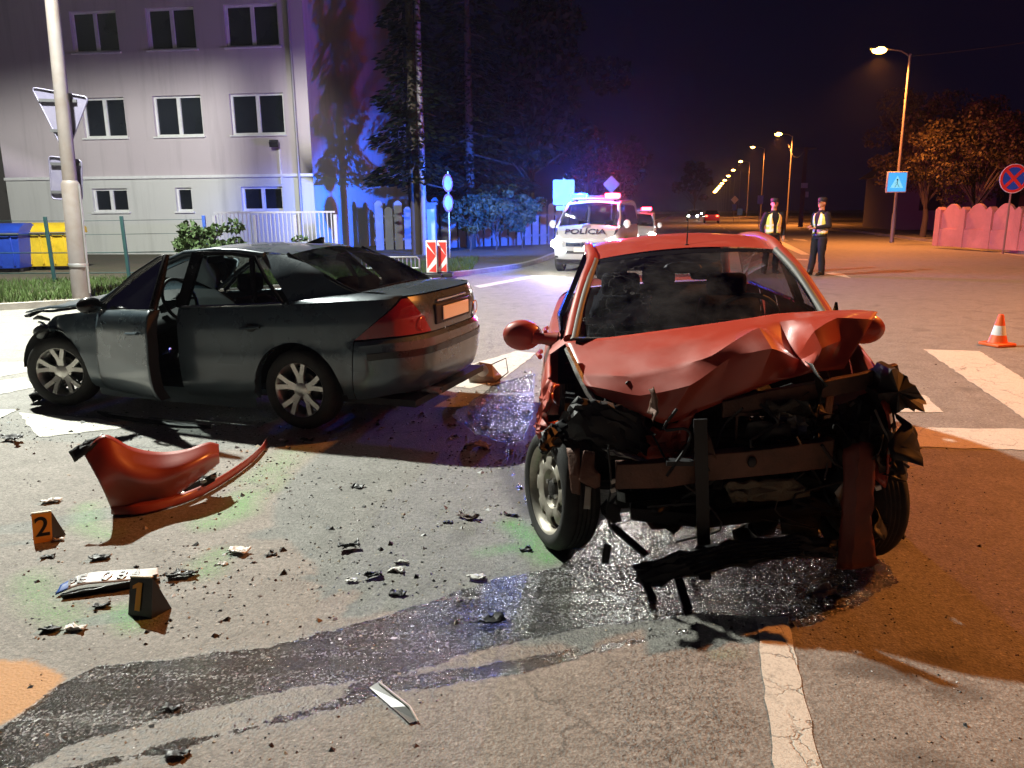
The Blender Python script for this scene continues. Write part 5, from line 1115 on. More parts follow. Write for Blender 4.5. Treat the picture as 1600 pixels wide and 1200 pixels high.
def rail(name, pts, w, h, mat):
    P = [P_(*p) for p in pts]; n = len(P); rows = []
    for i, p in enumerate(P):
        j = .004; rows.append([p + np.array([sx_ * h, 0, sz * w]) + np.array([random.uniform(-j, j) for _ in range(3)]) for sx_, sz in ((-.5, -.5), (.5, -.5), (.55, 0), (.5, .5), (-.5, .5))])
    mb = MB(); mb.grid(rows, True); mb.add(rows[0], [(0, 1, 2, 3, 4)]); mb.add(rows[-1], [(4, 3, 2, 1, 0)]); return mb.build(name, mat, red, 30, bevel=.004)
rail('bumper_beam', [(962, 741, .27), (1000, 741, .30), (1040, 738, .30), (1086, 732, .28)], .115, .06, RUST)
rail('bumper_beam', [(1100, 728, .27), (1160, 722, .30), (1230, 716, .30), (1298, 706, .26)], .12, .06, RUST)
MB().bar(P_(1040, 722, .335), P_(1082, 722, .325), .05, .02).build('beam_pocket', BLK, red); MB().ball(P_(1175, 722, .34), (.012, .02, .025), 8, 6).build('beam_hole', BLK, red)
rail('upper_crossmember', [(1128, 640, .17), (1200, 622, .18), (1290, 607, .16), (1345, 596, .12), (1400, 580, .05)], .075, .04, RUST)
rail('lower_crossmember', [(985, 800, .16), (1100, 812, .19), (1200, 800, .18), (1320, 780, .14)], .06, .05, BLK)
MB().bar(P_(1094, 655, .36), P_(1101, 905, .36), .055, .012, up=(1, 0, 0)).build('loose_strap', BLK, red)
q = MB(); bxp(q, 1146, 645, 1186, 650, .20, .02); bxp(q, 1148, 648, 1154, 692, .20, .02); bxp(q, 1180, 648, 1187, 690, .20, .02); bxp(q, 1147, 688, 1186, 693, .20, .02); q.build('latch_bracket', RUST, red)
mb = MB(); sheet(mb, [[P_(1192, 650, .18), P_(1225, 642, .20), P_(1262, 652, .18)], [P_(1200, 672, .21), P_(1228, 668, .17), P_(1260, 676, .20)], [P_(1205, 690, .18), P_(1235, 690, .20), P_(1255, 688, .18)]], 6, .006, 0, 5); mb.build('torn_foil', BARE, red, 15)
for k, net in enumerate(([[(1128, 756, .3), (1170, 752, .3), (1240, 748, .28)], [(1140, 772, .31), (1180, 775, .31), (1262, 765, .28)], [(1145, 785, .27), (1190, 782, .27), (1265, 778, .25)]],)):
    mb = MB(); sheet(mb, [[P_(*p) for p in r] for r in net], 5, .006, 0, 6); mb.build('torn_foam', M('bumper foam', (.16, .13, .09), .9, var=.3, bmp=.5), red, 25, solid=.01)
# image-left corner: arch liner shreds, lamp bracket, brown bracket, washer bottle
for k, (net, m, am) in enumerate((
    ([[(872, 655, .08), (900, 622, .14), (950, 625, .16), (1002, 650, .16)], [(868, 672, .10), (905, 650, .18), (955, 655, .20), (1010, 685, .18)], [(872, 690, .10), (920, 690, .20), (965, 700, .22), (1010, 712, .2)]], BLK, .006),
    ([[(846, 680, .30), (858, 664, .22), (880, 656, .14)], [(842, 700, .33), (862, 682, .26), (885, 672, .18)], [(846, 712, .33), (866, 695, .28), (890, 690, .2)]], BLK, .008),
    ([[(995, 660, .1), (1040, 672, .14), (1085, 640, .15)], [(1000, 690, .12), (1045, 700, .16), (1075, 690, .15)], [(1000, 715, .1), (1040, 722, .14), (1060, 715, .12)]], REDP, .008),
    ([[(912, 704, .30), (930, 706, .30)], [(906, 735, .33), (928, 730, .33)], [(905, 752, .34), (938, 742, .34)], [(930, 764, .33), (938, 760, .33)]], RUST, .0008),
    ([[(915, 760, .28), (924, 762, .28)], [(912, 795, .30), (922, 796, .30)]], M('clear plastic', (.45, .43, .36), .2), .0005),
    ([[(885, 700, .22), (905, 700, .25)], [(890, 740, .28), (905, 745, .3)], [(892, 770, .28), (906, 775, .3)]], RUST, .001),
    ([[(940, 700, .26), (965, 705, .28), (1000, 714, .28)], [(955, 712, .28), (985, 716, .3), (1020, 722, .3)]], BARE, .002),
)):
    mb = MB(); sheet(mb, [[P_(*p) for p in r] for r in net], 5, am, 0, 30 + k); mb.build(('arch_liner_shred', 'arch_liner_shred', 'folded_slam_panel', 'lamp_bracket', 'washer_bottle', 'arch_bracket', 'torn_flange')[k], m, red, 25, solid=.008)
# image-right corner: lamp housing with ragged rim, hanging red bumper strip, wing edge
hl = ragged([(1378, 590), (1400, 575), (1418, 588), (1436, 612), (1448, 632), (1440, 643), (1420, 638), (1400, 646), (1380, 640), (1372, 615)], 4, 3)
mb = MB(); pts = [P_(px, py, .22 + .05 * math.sin(i)) for i, (px, py) in enumerate(hl)]; c = P_(1404, 612, .28); n = len(pts); mb.add(pts + [c] + [p + np.array([-.16, .0, .0]) for p in pts], [(i, (i + 1) % n, n) for i in range(n)] + [(i, n + 1 + i, n + 1 + (i + 1) % n, (i + 1) % n) for i in range(n)]); mb.build('lamp_housing', BLK, red, 25)
mb = MB(); sheet(mb, [[P_(1318, 700, .34), P_(1345, 690, .38), P_(1368, 694, .36)], [P_(1316, 760, .38), P_(1340, 755, .42), P_(1366, 758, .40)], [P_(1312, 830, .40), P_(1336, 828, .44), P_(1362, 820, .42)], [P_(1306, 888, .40), P_(1330, 892, .44), P_(1372, 880, .42)]], 5, .0025, 0, 9); mb.build('hanging_bumper_strip', M('dirty red plastic', (.16, .028, .018), .5, var=.3, dirt=(.04, .02, .015), dirtamt=.7), red, 30, solid=.008)
mb = MB(); sheet(mb, [[P_(1300, 640, .12), P_(1340, 620, .12), P_(1392, 600, .1)], [P_(1310, 700, .2), P_(1350, 690, .22), P_(1400, 680, .2)], [P_(1330, 760, .2), P_(1365, 752, .22), P_(1405, 740, .2)]], 6, .008, 0, 12); mb.build('crushed_panel', GREASE, red, 20)
mb = MB(); sheet(mb, [[P_(1392, 690, .2), P_(1412, 705, .1), P_(1418, 740, .0)], [P_(1372, 800, .2), P_(1405, 805, .12), P_(1416, 780, .05)], [P_(1378, 828, .22), P_(1398, 833, .16), P_(1410, 842, .2)]], 5, .005, 0, 13); mb.build('arch_liner_shred', BLK, red, 25, solid=.006)
for k, pts in enumerate(([(1367, 640, .3), (1378, 665, .33), (1390, 690, .33), (1388, 710, .32)], [(1362, 650, .3), (1358, 690, .34), (1366, 720, .34)], [(1290, 575, .0), (1300, 598, .02)], [(1180, 650, .22), (1240, 690, .24), (1300, 660, .2), (1330, 690, .22)], [(1020, 680, .2), (1060, 740, .24), (1120, 700, .22)], [(950, 700, .3), (955, 760, .3), (948, 800, .25), (960, 840, .2)])):
    MB().tube(crom([P_(*p) for p in pts], 12), .005 if k != 2 else .003, 5).build('loose_wire', M('wire', (.10, .09, .08), .5) if k in (0, 2) else BLK, red, 60)
for k, (px, py, x) in enumerate(((958, 752, .3), (958, 766, .3), (1372, 762, .42))): MB().box(P_(px, py, x), (.01, .022, .018), .2, .3).build('pale_clip', M('pale plastic', (.6, .58, .52), .4), red)
rg = np.random.default_rng(91)
for k in range(46):
    px, py = (rg.uniform(950, 1380), rg.uniform(600, 835)) if k > 8 else (rg.uniform(1355, 1425), rg.uniform(650, 840))
    x = rg.uniform(.02, .26) if k > 8 else rg.uniform(.22, .36)
    c = P_(px, py, x); s_ = rg.uniform(.04, .11)
    if c[2] > .9 - .25 * x: continue
    if 1100 < px < 1290 and 690 < py < 750: x -= .1; c = P_(px, py, x)
    e1 = rg.normal(size=3); e1[2] *= 1.3; e1 /= np.linalg.norm(e1); e2 = np.cross(e1, rg.normal(size=3)); e2 /= np.linalg.norm(e2)
    net = [[c + e1 * s_ * a + e2 * s_ * .6 * b_ * (1 + .4 * rg.normal()) + rg.normal(size=3) * s_ * .18 for a in (-1, -.3, .4, 1)] for b_ in (-1, 0, 1)]
    mb = MB(); sheet(mb, net, 2, s_ * .03, 0, 200 + k); mb.build(('torn_sheet_metal', 'broken_plastic', 'torn_sheet_metal')[k % 3], (RUST, BLK, GREASE, BLK, GREASE, BARE)[k % 6] if k > 8 else BLK, red, 20, solid=.003)
for k in range(14):
    px = rg.uniform(960, 1370); y0 = rg.uniform(620, 740); x = rg.uniform(.12, .34); pts = [P_(px + rg.uniform(-30, 30) * i, y0 + i * rg.uniform(15, 32), x + rg.uniform(-.05, .05)) for i in range(5)]
    MB().tube(crom(pts, 14), rg.uniform(.003, .009), 5).build('hanging_cable', BLK if k % 4 else M('wire', (.10, .09, .08), .5), red, 60)
# lower grille torn loose, resting on the road under the nose
gr = MB(); sheet(gr, [[P_(990, 885, .42), P_(1060, 862, .44), P_(1140, 842, .44), P_(1240, 836, .42), P_(1310, 845, .38)], [P_(995, 905, .46), P_(1062, 890, .48), P_(1145, 870, .48), P_(1245, 860, .46), P_(1305, 862, .42)], [P_(1010, 922, .47), P_(1065, 905, .49), P_(1150, 885, .49), P_(1240, 872, .47), P_(1300, 872, .43)]], 5, .006, 0, 15)
gl_ = gr.build('fallen_grille', BLK, red, 25, solid=.012)
for k in range(5): MB().tube([P_(1060 + 6 * k, 868 + 7 * k, .49), P_(1150, 848 + 7 * k, .50), P_(1250, 842 + 5 * k, .48)], .006, 5).build('grille_slat', BLKG, gl_)
for a, b in (((1060, 905, .48), (1078, 960, .60)), ((955, 820, .2), (1010, 868, .35)), ((950, 850, .3), (946, 880, .32)), ((1005, 905, .46), (1020, 935, .5))): MB().bar(P_(*a), P_(*b), .035, .012).build('broken_strut', BLK, red)
wheel(red, (0, -.69, .292), .292, .18, -1, 'steel', steer=R(24), camber=R(2), rimr=.215); wheel(red, (-.02, .69, .292), .292, .18, 1, 'steel', steer=R(15)); wheel(red, (-2.44, -.69, .292), .292, .18, -1, 'steel'); wheel(red, (-2.44, .69, .292), .292, .18, 1, 'steel')
# ================================================================== police vehicles
POLW = paintmat('police white paint', (.45, .45, .46), .05, .35, (.25, .25, .26), .3)
PG = GLASS('police glass', (.30, .32, .36), .03, .05)
HLM = EM('headlight lens', (1.0, .97, .88), 130); FOGM = EM('strobe lens', (.55, .85, 1.0), 30)
BLUL = EM('blue beacon', (.005, .12, 1.0), 60); REDL = EM('red beacon', (1.0, .02, .05), 45)
def police(name, label, org, deg, W, Z, nose, rear, lit_blue, lit_red, text, hpow):
    """front face at x=nose, windscreen between cowl and header, roof at Z"""
    t = thing(name, label, 'police car', (org[0], org[1], 0), R(deg)); k = Z / 1.82
    zc, zf = 1.22 * k, .90 * k
    outl = [(rear, 0, 0), (rear + .02, W * .6, 0), (rear + .25, W * .97, 0), (rear + 1, W, 0), (-1.2, W, 0), (0, W, 0), (nose - .35, W * .97, 0), (nose - .10, W * .80, 0), (nose, W * .45, 0), (nose + .02, 0, 0)]
    b = Body(outl, ([rear, nose], [.28, .26]), ([rear, -.6, .25, nose - .1, nose], [1.18 * k, 1.16 * k, 1.12 * k, zf, zf - .03]), [(0, .33, .39), (rear + .75, .33, .39)])
    E1 = float(b.S[-1])
    for s in (1, -1):
        b.patch(0, b.sx(-1.15), 0, b.sx(-1.15), 0, 1, s, 46, 12).build('side_panel', POLW, t, 30)
        d = b.patch(b.sx(-1.15), b.sx(-.42), b.sx(-1.15), b.sx(-.35), 0, 1, s, 18, 12).build('front_door', POLW, t, 30)
        MB().grid([[b.pt(b.sx(x), tt, s, .006) for x in np.linspace(-1.12, -.45, 6)] for tt in (.55, .72)]).build('livery_stripe', M('livery green', (.02, .22, .06), .4), d)
        b.patch(b.sx(-.42), b.sx(nose - .25), b.sx(-.35), b.sx(nose - .3), 0, 1, s, 34, 12).build('front_wing', POLW, t, 30)
        V = lambda x, y, z: np.array((x, y * s, z))
        rail = [V(.25, W * .93, zc - .05), V(-.15, W * .88, 1.42 * k), V(-.55, W * .80, Z - .08), V(-1.5, W * .80, Z - .02), V(rear + .3, W * .80, Z - .03), V(rear + .03, W * .86, 1.2 * k)]
        MB().tube(crom(rail, 30), .045, 8).build('roof_rail', POLW, t, 60)
        MB().add([V(.10, W * .93, 1.18 * k), V(-1.1, W * .95, 1.19 * k), V(-1.1, W * .82, Z - .1), V(-.55, W * .82, Z - .12), V(-.15, W * .88, 1.42 * k)], [tuple(range(5))]).build('side_glass', PG, t, 0)
        MB().add([V(-1.2, W * .95, 1.19 * k), V(rear + .2, W * .95, 1.2 * k), V(rear + .35, W * .82, Z - .1), V(-1.2, W * .82, Z - .1)], [(0, 1, 2, 3)]).build('side_glass', PG, t, 0)
        mr = MB().ball(V(.02, W + .12, 1.24 * k), (.06, .10, .11), 12, 8).build('wing_mirror', POLW, t, 60); MB().bar(V(.05, W * .95, 1.16 * k), V(.02, W + .08, 1.2 * k), .06, .05).build('mirror_arm', BLK, mr)
        # headlamp unit, wrapped at the corner
        hb = MB(); A = E1 - W * 1.12; B = E1 - W * .58
        hb.grid([[b.pt(A + (B - A) * i / 10, tt, s, .006) for i in range(11)] for tt in np.linspace(.66, .90, 5)]); hu = hb.build('headlamp', M('headlamp clear', (.5, .5, .5), .1, .4), t, 40)
        hc = np.array(b.pt((A + B) / 2, .77, s, .03)); MB().ball(hc, (.05, .16, .115), 14, 8).build('lit_reflector', HLM, hu, 80)
        if hpow: lamp('headlight_beam', 'SPOT', hc + np.array([.12, 0, 0]), hpow, (1, .96, .86), .06, (0, R(-84), 0), t, spot=95, blend=.7)
        fq = np.array(b.pt(E1 - W * .62, .50, s, .015)); MB().ball(fq, (.02, .08, .035), 10, 6).build('strobe', FOGM, t, 80)
        MB().box(np.array(b.pt(E1 - W * .85, .24, s, .0)), (.03, .12, .05)).build('fog_recess', BLK, t)
    q = MB()
    for s in (1, -1): b.patch(b.sx(nose - .25), E1 + .001, b.sx(nose - .3), E1 + .001, .16, 1, s, 24, 14, mb=q, gap=.001)
    fr = q.build('front_bumper', POLW, t, 30)
    q = MB()
    for s in (1, -1): b.patch(b.sx(nose - .25), E1 + .001, b.sx(nose - .25), E1 + .001, -.05, .16, s, 20, 4, .005, mb=q, gap=.001)
    q.build('lower_valance', BLK, t, 30)
    G = lambda y0, t0, t1, out=.006: [[b.pt(E1 - abs(y) , tt, 1 if y >= 0 else -1, out) for y in np.linspace(-y0, y0, 16)] for tt in np.linspace(t0, t1, 4)]
    MB().grid(G(W * .55, .70, .86)).build('grille', M('grille dark blue', (.03, .05, .09), .3, .4), fr); MB().grid(G(W * .53, .77, .79, .014)).build('grille_bar', CHROME, fr); MB().grid(G(W * .52, .40, .52)).build('lower_intake', BLK, fr)
    em = MB(); c = b.pt(E1, .78, 1, .03); em.tube([(c[0], .07 * math.cos(a), c[2] + .07 * math.sin(a)) for a in np.linspace(0, 6.283, 20)], .008, 5, False)
    for y0, z0, y1, z1 in ((-.045, .05, -.018, -.055), (-.018, -.055, 0, -.005), (0, -.005, .018, -.055), (.018, -.055, .045, .05), (-.018, .06, 0, .01), (0, .01, .018, .06)): em.bar((c[0], y0, c[2] + z0), (c[0], y1, c[2] + z1), .014, .006)
    em.build('emblem', CHROME, fr, 40)
    MB().box((b.pt(E1, .3, 1)[0] + .012, 0, .26 + .34), (.012, .5, .11)).build('number_plate', WHT, fr)
    # bonnet, screen, roof
    F0 = [b.pt(E1 - abs(y), 1, 1 if y >= 0 else -1) for y in np.linspace(-W * .95, W * .95, 17)]; C0 = crom([(.22, -W * .93, zc - .04), (.34, 0, zc + .02), (.22, W * .93, zc - .04)], 17)
    MB().grid([[a + (np.array(c) - a) * f + np.array([0, 0, .05 * math.sin(math.pi * f)]) for a, c in zip([np.array(p) for p in F0], C0)] for f in np.linspace(0, 1, 8)]).build('bonnet', POLW, t, 60)
    H0 = crom([(-.55, -W * .80, Z - .08), (-.46, 0, Z - .02), (-.55, W * .80, Z - .08)], 17); MB().grid([[a + (c - a) * f + np.array([.03, 0, .03]) * math.sin(math.pi * f) for a, c in zip(C0, H0)] for f in np.linspace(.03, .97, 6)]).build('windscreen', PG, t, 60)
    MB().grid([[(x + (.09 * (1 - (y / W) ** 2) if x > -.6 else 0), y, z + .06 * (1 - (y / W / .8) ** 2)) for y in np.linspace(-W * .8, W * .8, 13)] for x, z in ((-.55, Z - .08), (-.8, Z - .03), (-1.5, Z), (rear + .3, Z - .01), (rear + .05, Z - .1))]).build('roof', POLW, t, 60)
    MB().grid([[(rear + .05, y, Z - .1), (rear, y * 1.05, 1.18 * k)] for y in np.linspace(-W * .8, W * .8, 5)]).build('rear_window', PG, t)
    MB().box((-.2, 0, .95 * k), (.7, W * 1.7, .25)).build('dashboard', BLK, t, bevel=.05); MB().box((rear / 2, 0, .35), (abs(rear) + .6, W * 1.7, .1)).build('floor_pan', BLK, t)
    for y in (-W * .42, W * .42): seat(t, -.75, y, .46, .6, 1.15 * k)
    for x, y in ((0, 1), (0, -1), (rear + .75, 1), (rear + .75, -1)): wheel(t, (x, y * (W - .10), .33), .33, .21, y, 'steel' if text else 'alloy5')
    if text:
        p0 = (np.array(F0[8]) * .66 + C0[8] * .34) + np.array([0, 0, .055]); up = np.array(C0[8]) - np.array(F0[8])
        text_obj('hood_lettering', 'POLÍCIA', .25, M('livery lettering', (.03, .03, .05), .5), fr, basis(p0 + np.array([.01, 0, .0]), (0, 1, 0), up), .004, font_sx=1.15)
        MB().lathe([(.001, .004), (.11, .003), (.12, 0)], 20).build('crest', M('crest grey', (.22, .18, .24), .5), fr, 40).matrix_basis = basis(p0 + np.array([-.17, 0, .125]), (0, 1.0, 0), up)
    # light bar
    zb = Z + .11; xb = -.95; lb = MB(); lb.box((xb, 0, zb - .035), (.24, W * 1.5, .05)); lbo = lb.build('light_bar', M('bar grey', (.3, .3, .32), .4), t, bevel=.015)
    for s, m, on in ((-1, BLUL, lit_blue), (1, REDL, lit_red)):
        MB().box((xb, s * W * .52, zb + .045), (.22, W * .46, .12)).build('beacon', m if on else M('dark lens', (.03, .05, .2) if s < 0 else (.25, .02, .03), .2), lbo, bevel=.025)
    MB().box((xb, 0, zb + .02), (.18, W * .5, .06)).build('centre_speaker', M('bar dark', (.05, .05, .06), .4), lbo, bevel=.01)
    for x in (-.6, .6): MB().box((xb, W * x, Z + .035), (.08, .05, .09)).build('bar_foot', BLK, lbo)
    return t, xb, zb
VO, VD = (2.06, 20.5), -106
pv, xb, zb = police('police_van', 'white police van with lettered bonnet, headlights and blue and red bar lit', VO, VD, .86, 1.80, .80, -3.9, True, True, True, 260)
lamp('blue_beacon_light', 'SPOT', (xb, -.45, zb + .16), 24000, (.012, .13, 1.0), .06, (R(86), 0, R(112 - 90 - VD)), pv, spot=84, blend=.5).scale = (1, .42, 1)
lamp('blue_beacon_light', 'POINT', (xb + .1, -.45, zb + .22), 2000, (.015, .10, 1.0), .05, None, pv)
lamp('red_beacon_light', 'SPOT', (xb, .45, zb + .16), 5200, (1.0, .03, .08), .06, (R(87), 0, R(12 - 90 - VD)), pv, spot=110, blend=.6).scale = (1, .4, 1)
lamp('red_beacon_light', 'POINT', (xb + .1, .45, zb + .22), 700, (1.0, .04, .12), .05, None, pv)
ps, xb2, zb2 = police('police_car', 'second police car behind the van with only its red beacon lit', (4.75, 30.2), -101, .84, 1.45, .80, -3.4, False, True, False, 120)

# ================================================================== traffic far down the road
def far_car(label, px, y, col, tail, deg):
    c = aty(px, 332, y); t = thing('distant_car', label, 'car', (c[0], y, 0), R(deg), 'cars far down the road'); m = paintmat('far paint ' + label[:9], col)
    b = Body([(-2.0, 0, 0), (-1.98, .5, 0), (-1.8, .8, 0), (-1, .84, 0), (1, .84, 0), (1.7, .78, 0), (1.95, .4, 0), (1.97, 0, 0)], ([-2, 2], [.28, .25]), ([-2, 0, 1, 2], [.95, .92, .86, .74]), [(-1.25, .3, .35), (1.3, .3, .35)])
    for s in (1, -1): b.patch(0, float(b.S[-1]), 0, float(b.S[-1]), 0, 1, s, 60, 8).build('body_side', m, t, 30)
    MB().grid([[(x, y_ * w, z) for y_ in np.linspace(-1, 1, 7)] for x, w, z in ((1.95, .6, .74), (.9, .78, .9), (.3, .56, 1.36), (-.2, .58, 1.42), (-1.0, .56, 1.38), (-1.6, .70, .98), (-1.98, .66, .95))]).build('roof_and_screens', BLKG, t, 30)
    MB().grid([[(x, y_ * w, z + .012) for y_ in np.linspace(-1, 1, 7)] for x, w, z in ((.3, .56, 1.36), (-.2, .58, 1.42), (-1.0, .56, 1.38))]).build('roof', m, t, 30)
    for s in (1, -1):
        MB().box((-1.97 if tail else 1.93, .58 * s, .78 if tail else .66), (.06, .26, .14)).build('tail_light' if tail else 'headlight', EM('tail lit', (1, .06, .03), 14) if tail else HLM, t, bevel=.02)
        for x in (-1.25, 1.3): wheel(t, (x, .74 * s, .3), .3, .19, s, 'steel')
    return t
far_car('red car driving away with tail lights glowing', 1112, 88, (.4, .03, .02), True, 77)
far_car('oncoming car with bright headlights far along the road', 1083, 105, (.2, .2, .2), False, -103)
far_car('second oncoming car farther back with bright headlights', 1091, 150, (.05, .05, .08), False, -103)

# ================================================================== two officers
UNI = M('navy uniform cloth', (.006, .0065, .012), .9, var=.3, scale=14, bmp=.3); SKIN = M('skin', (.42, .22, .15), .55, var=.12, scale=20); BOOT = M('black boots', (.008, .008, .008), .4, var=.3)
VY = M('vest yellow fabric', (.80, .78, .16), .7, var=.12, scale=18, bmp=.2); VW = M('vest reflective grey', (.82, .80, .74), .5, var=.12, scale=18)
def person(label, loc, rz, arms, legs, headturn, vest_open):
    t = thing('person', label, 'person', loc, rz, 'police officers on the road'); mb = MB()
    # torso as stacked ellipses (facing -Y)
    prof = [(.86, .155, .115), (.95, .175, .13), (1.05, .17, .125), (1.15, .165, .12), (1.27, .185, .13), (1.38, .195, .13), (1.45, .175, .115), (1.50, .10, .085), (1.54, .065, .065), (1.60, .062, .065)]
    n = 20; mb.grid([[(a * math.cos(2 * math.pi * j / n), b * math.sin(2 * math.pi * j / n), z) for j in range(n)] for z, a, b in prof], True); mb.add([(.06 * math.cos(2 * math.pi * j / n), .06 * math.sin(2 * math.pi * j / n), 1.60) for j in range(n)], [tuple(range(n))]); mb.add([(.15 * math.cos(2 * math.pi * j / n), .11 * math.sin(2 * math.pi * j / n), .86) for j in range(n)], [tuple(range(n - 1, -1, -1))])
    ch, sh = math.cos(headturn), math.sin(headturn); Hd = lambda x, y, z: (x * ch - y * sh, x * sh + y * ch, z)
    mb.ball((0, -.01, 1.70), (.075, .095, .115), 16, 12); mb.ball(Hd(0, -.045, 1.645), (.052, .06, .06), 12, 8); mb.ball(Hd(0, -.105, 1.69), (.013, .022, .026), 8, 6)
    for s in (-1, 1): mb.ball(Hd(.078 * s, .005, 1.69), (.012, .022, .032), 8, 6)
    mb.ball(Hd(0, -.098, 1.645), (.026, .012, .010), 8, 5)
    hands = []
    for s, (el, wr) in zip((1, -1), arms):
        shd = (.185 * s, 0, 1.44); mb.ball(shd, .072, 10, 8); mb.tube([shd, ((shd[0] + el[0]) / 2, (shd[1] + el[1]) / 2, (shd[2] + el[2]) / 2), el], [.078, .072, .060], 12); mb.ball(el, .061, 10, 8); mb.tube([el, wr], [.058, .042], 12)
        d = vec(wr) - vec(el); d.normalize(); w = vec(wr); side = d.cross(Vector((0, 0, 1))) if abs(d.z) < .8 else Vector((0, 1, 0)); side.normalize(); palm = w + d * .055
        mb.tube([w, w + d * .05, w + d * .095], [.030, .040, .036], 10, sy=.6)
        for k in range(4):
            o_ = side * ((k - 1.5) * .018); L_ = (.060, .072, .068, .052)[k]; r0 = w + d * .085 + o_; mid = r0 + d * L_ * .55; inn = Vector((-s * .35, 0, -.1)) if abs(d.z) > .7 else Vector((0, 0, -1)) * .5
            mb.tube([r0, mid, mid + (d + inn).normalized() * L_ * .5], [.0095, .009, .0075], 6)
        th = w + d * .03 + side * .03; mb.tube([th, th + (d + side).normalized() * .04, th + (d * 1.4 + side * .5).normalized() * .07], [.013, .011, .009], 6)
        hands.append(w + d * .01)
    for hip, kn, an, toe in legs:
        mb.ball(hip, .09, 12, 8); mb.tube([hip, ((hip[0] + kn[0]) / 2, (hip[1] + kn[1]) / 2, (hip[2] + kn[2]) / 2), kn], [.108, .10, .078], 14); mb.ball(kn, .078, 10, 8); mb.tube([kn, ((kn[0] * .6 + an[0] * .4), (kn[1] * .6 + an[1] * .4) + .015, kn[2] * .6 + an[2] * .4), an], [.078, .080, .072], 14)
        mb.tube([(an[0], an[1] + .03, .10), (an[0], an[1] + .03, .02)], [.055, .05], 12); d = vec((toe[0] - an[0], toe[1] - an[1], 0)).normalized(); mb.tube([vec((an[0], an[1], .055)) - d * .06, vec((an[0], an[1], .065)) + d * .04, vec((an[0], an[1], .045)) + d * .14, vec((an[0], an[1], .035)) + d * .20], [.045, .052, .045, .022], 12, sy=.9)
    tmp = mb.build('tmp', UNI, None, 180, fix=False); rm = tmp.modifiers.new('r', 'REMESH'); rm.mode = 'VOXEL'; rm.voxel_size = .0085; sm = tmp.modifiers.new('s', 'SMOOTH'); sm.iterations = 3; sm.factor = .5
    me = bpy.data.meshes.new_from_object(tmp.evaluated_get(bpy.context.evaluated_depsgraph_get())); bpy.data.objects.remove(tmp)
    me.materials.clear(); [me.materials.append(m) for m in (UNI, SKIN, BOOT)]; me.name = 'body'
    nv = len(me.vertices); co = np.zeros(nv * 3, np.float32); me.vertices.foreach_get('co', co); co = co.reshape(-1, 3)
    cen = np.array([p.center[:] for p in me.polygons]); mi = np.zeros(len(cen), int); mi[cen[:, 2] < .16] = 2; mi[cen[:, 2] > 1.545] = 1
    for h in hands: mi[np.linalg.norm(cen - np.array(h[:]), axis=1) < .02] = 1
    for (el, wr), h in zip(arms, hands):
        d = np.array(wr) - np.array(el); d /= np.linalg.norm(d); rel = cen - np.array(wr); al = rel @ d; mi[(al > .0) & (al < .22) & (np.linalg.norm(rel - al[:, None] * d, axis=1) < .085)] = 1
    me.polygons.foreach_set('material_index', mi.astype(np.int32)); me.polygons.foreach_set('use_smooth', np.ones(len(cen), bool))
    body = bpy.data.objects.new('body', me); COL.objects.link(body); body.parent = t
    # cap, hair, vest, belt
    cp_ = MB(); cp_.lathe([(.088, 1.735), (.092, 1.76), (.098, 1.80), (.085, 1.825), (.04, 1.838), (.001, 1.84)], 20, (0, .0, 0)); cp_.v = [(x, y * 1.12, z) for x, y, z in cp_.v]
    cp_.grid([[Hd(.085 * math.sin(a) * f, -.085 - .075 * f * math.cos(a) + .0, 1.742 - .018 * f) for a in np.linspace(-1.1, 1.1, 9)] for f in (.2, .6, 1)]); cp_.build('cap', M('navy cap', (.008, .009, .016), .7), t, 40)
    MB().grid([[(.079 * math.cos(a), .004 + .099 * math.sin(a), z) for a in np.linspace(.25, math.pi - .25, 12)] for z in (1.66, 1.70, 1.745)]).build('hair', M('short dark hair', (.02, .014, .01), .8, bmp=.5), t, 60)
    vp = [(1.00, .190, .145), (1.08, .186, .140), (1.16, .184, .137), (1.27, .203, .148), (1.38, .205, .146), (1.45, .178, .128), (1.492, .115, .095)]
    a0 = vest_open
    def vs(z0, z1, off=0.):
        zz = np.linspace(z0, z1, 14); return [[((np.interp(z, [p[0] for p in vp], [p[1] for p in vp]) + off) * math.cos(a), (np.interp(z, [p[0] for p in vp], [p[2] for p in vp]) + off) * math.sin(a), z + .012 * math.sin(3 * a)) for a in np.linspace(-math.pi / 2 + a0 * (.55 + .9 * max(0, (z - 1.2)) / .3), 1.5 * math.pi - a0 * (.55 + .9 * max(0, (z - 1.2)) / .3), 34)] for z in zz]
    v = MB().grid(vs(1.00, 1.49)).build('vest', VY, t, 60, solid=.006)
    for z0, z1 in ((1.03, 1.10), (1.16, 1.21)): MB().grid(vs(z0, z1, .004)).build('reflective_band', VW, v, 60)
    for s in (-1, 1):
        a = -math.pi / 2 + s * .62; MB().grid([[((np.interp(z, [p[0] for p in vp], [p[1] for p in vp]) + .006) * math.cos(a + d), (np.interp(z, [p[0] for p in vp], [p[2] for p in vp]) + .006) * math.sin(a + d), z) for d in (-.14, 0, .14)] for z in np.linspace(1.10, 1.46, 8)]).build('reflective_band', VW, v, 60)
    MB().lathe([(.176, .93), (.184, .94), (.184, .98), (.176, .99)], 24, (0, 0, 0)).build('belt', BOOT, t, 40).scale = (1, .76, 1)
    return t
pL = gp(1203, 428); pR = gp(1276, 431)
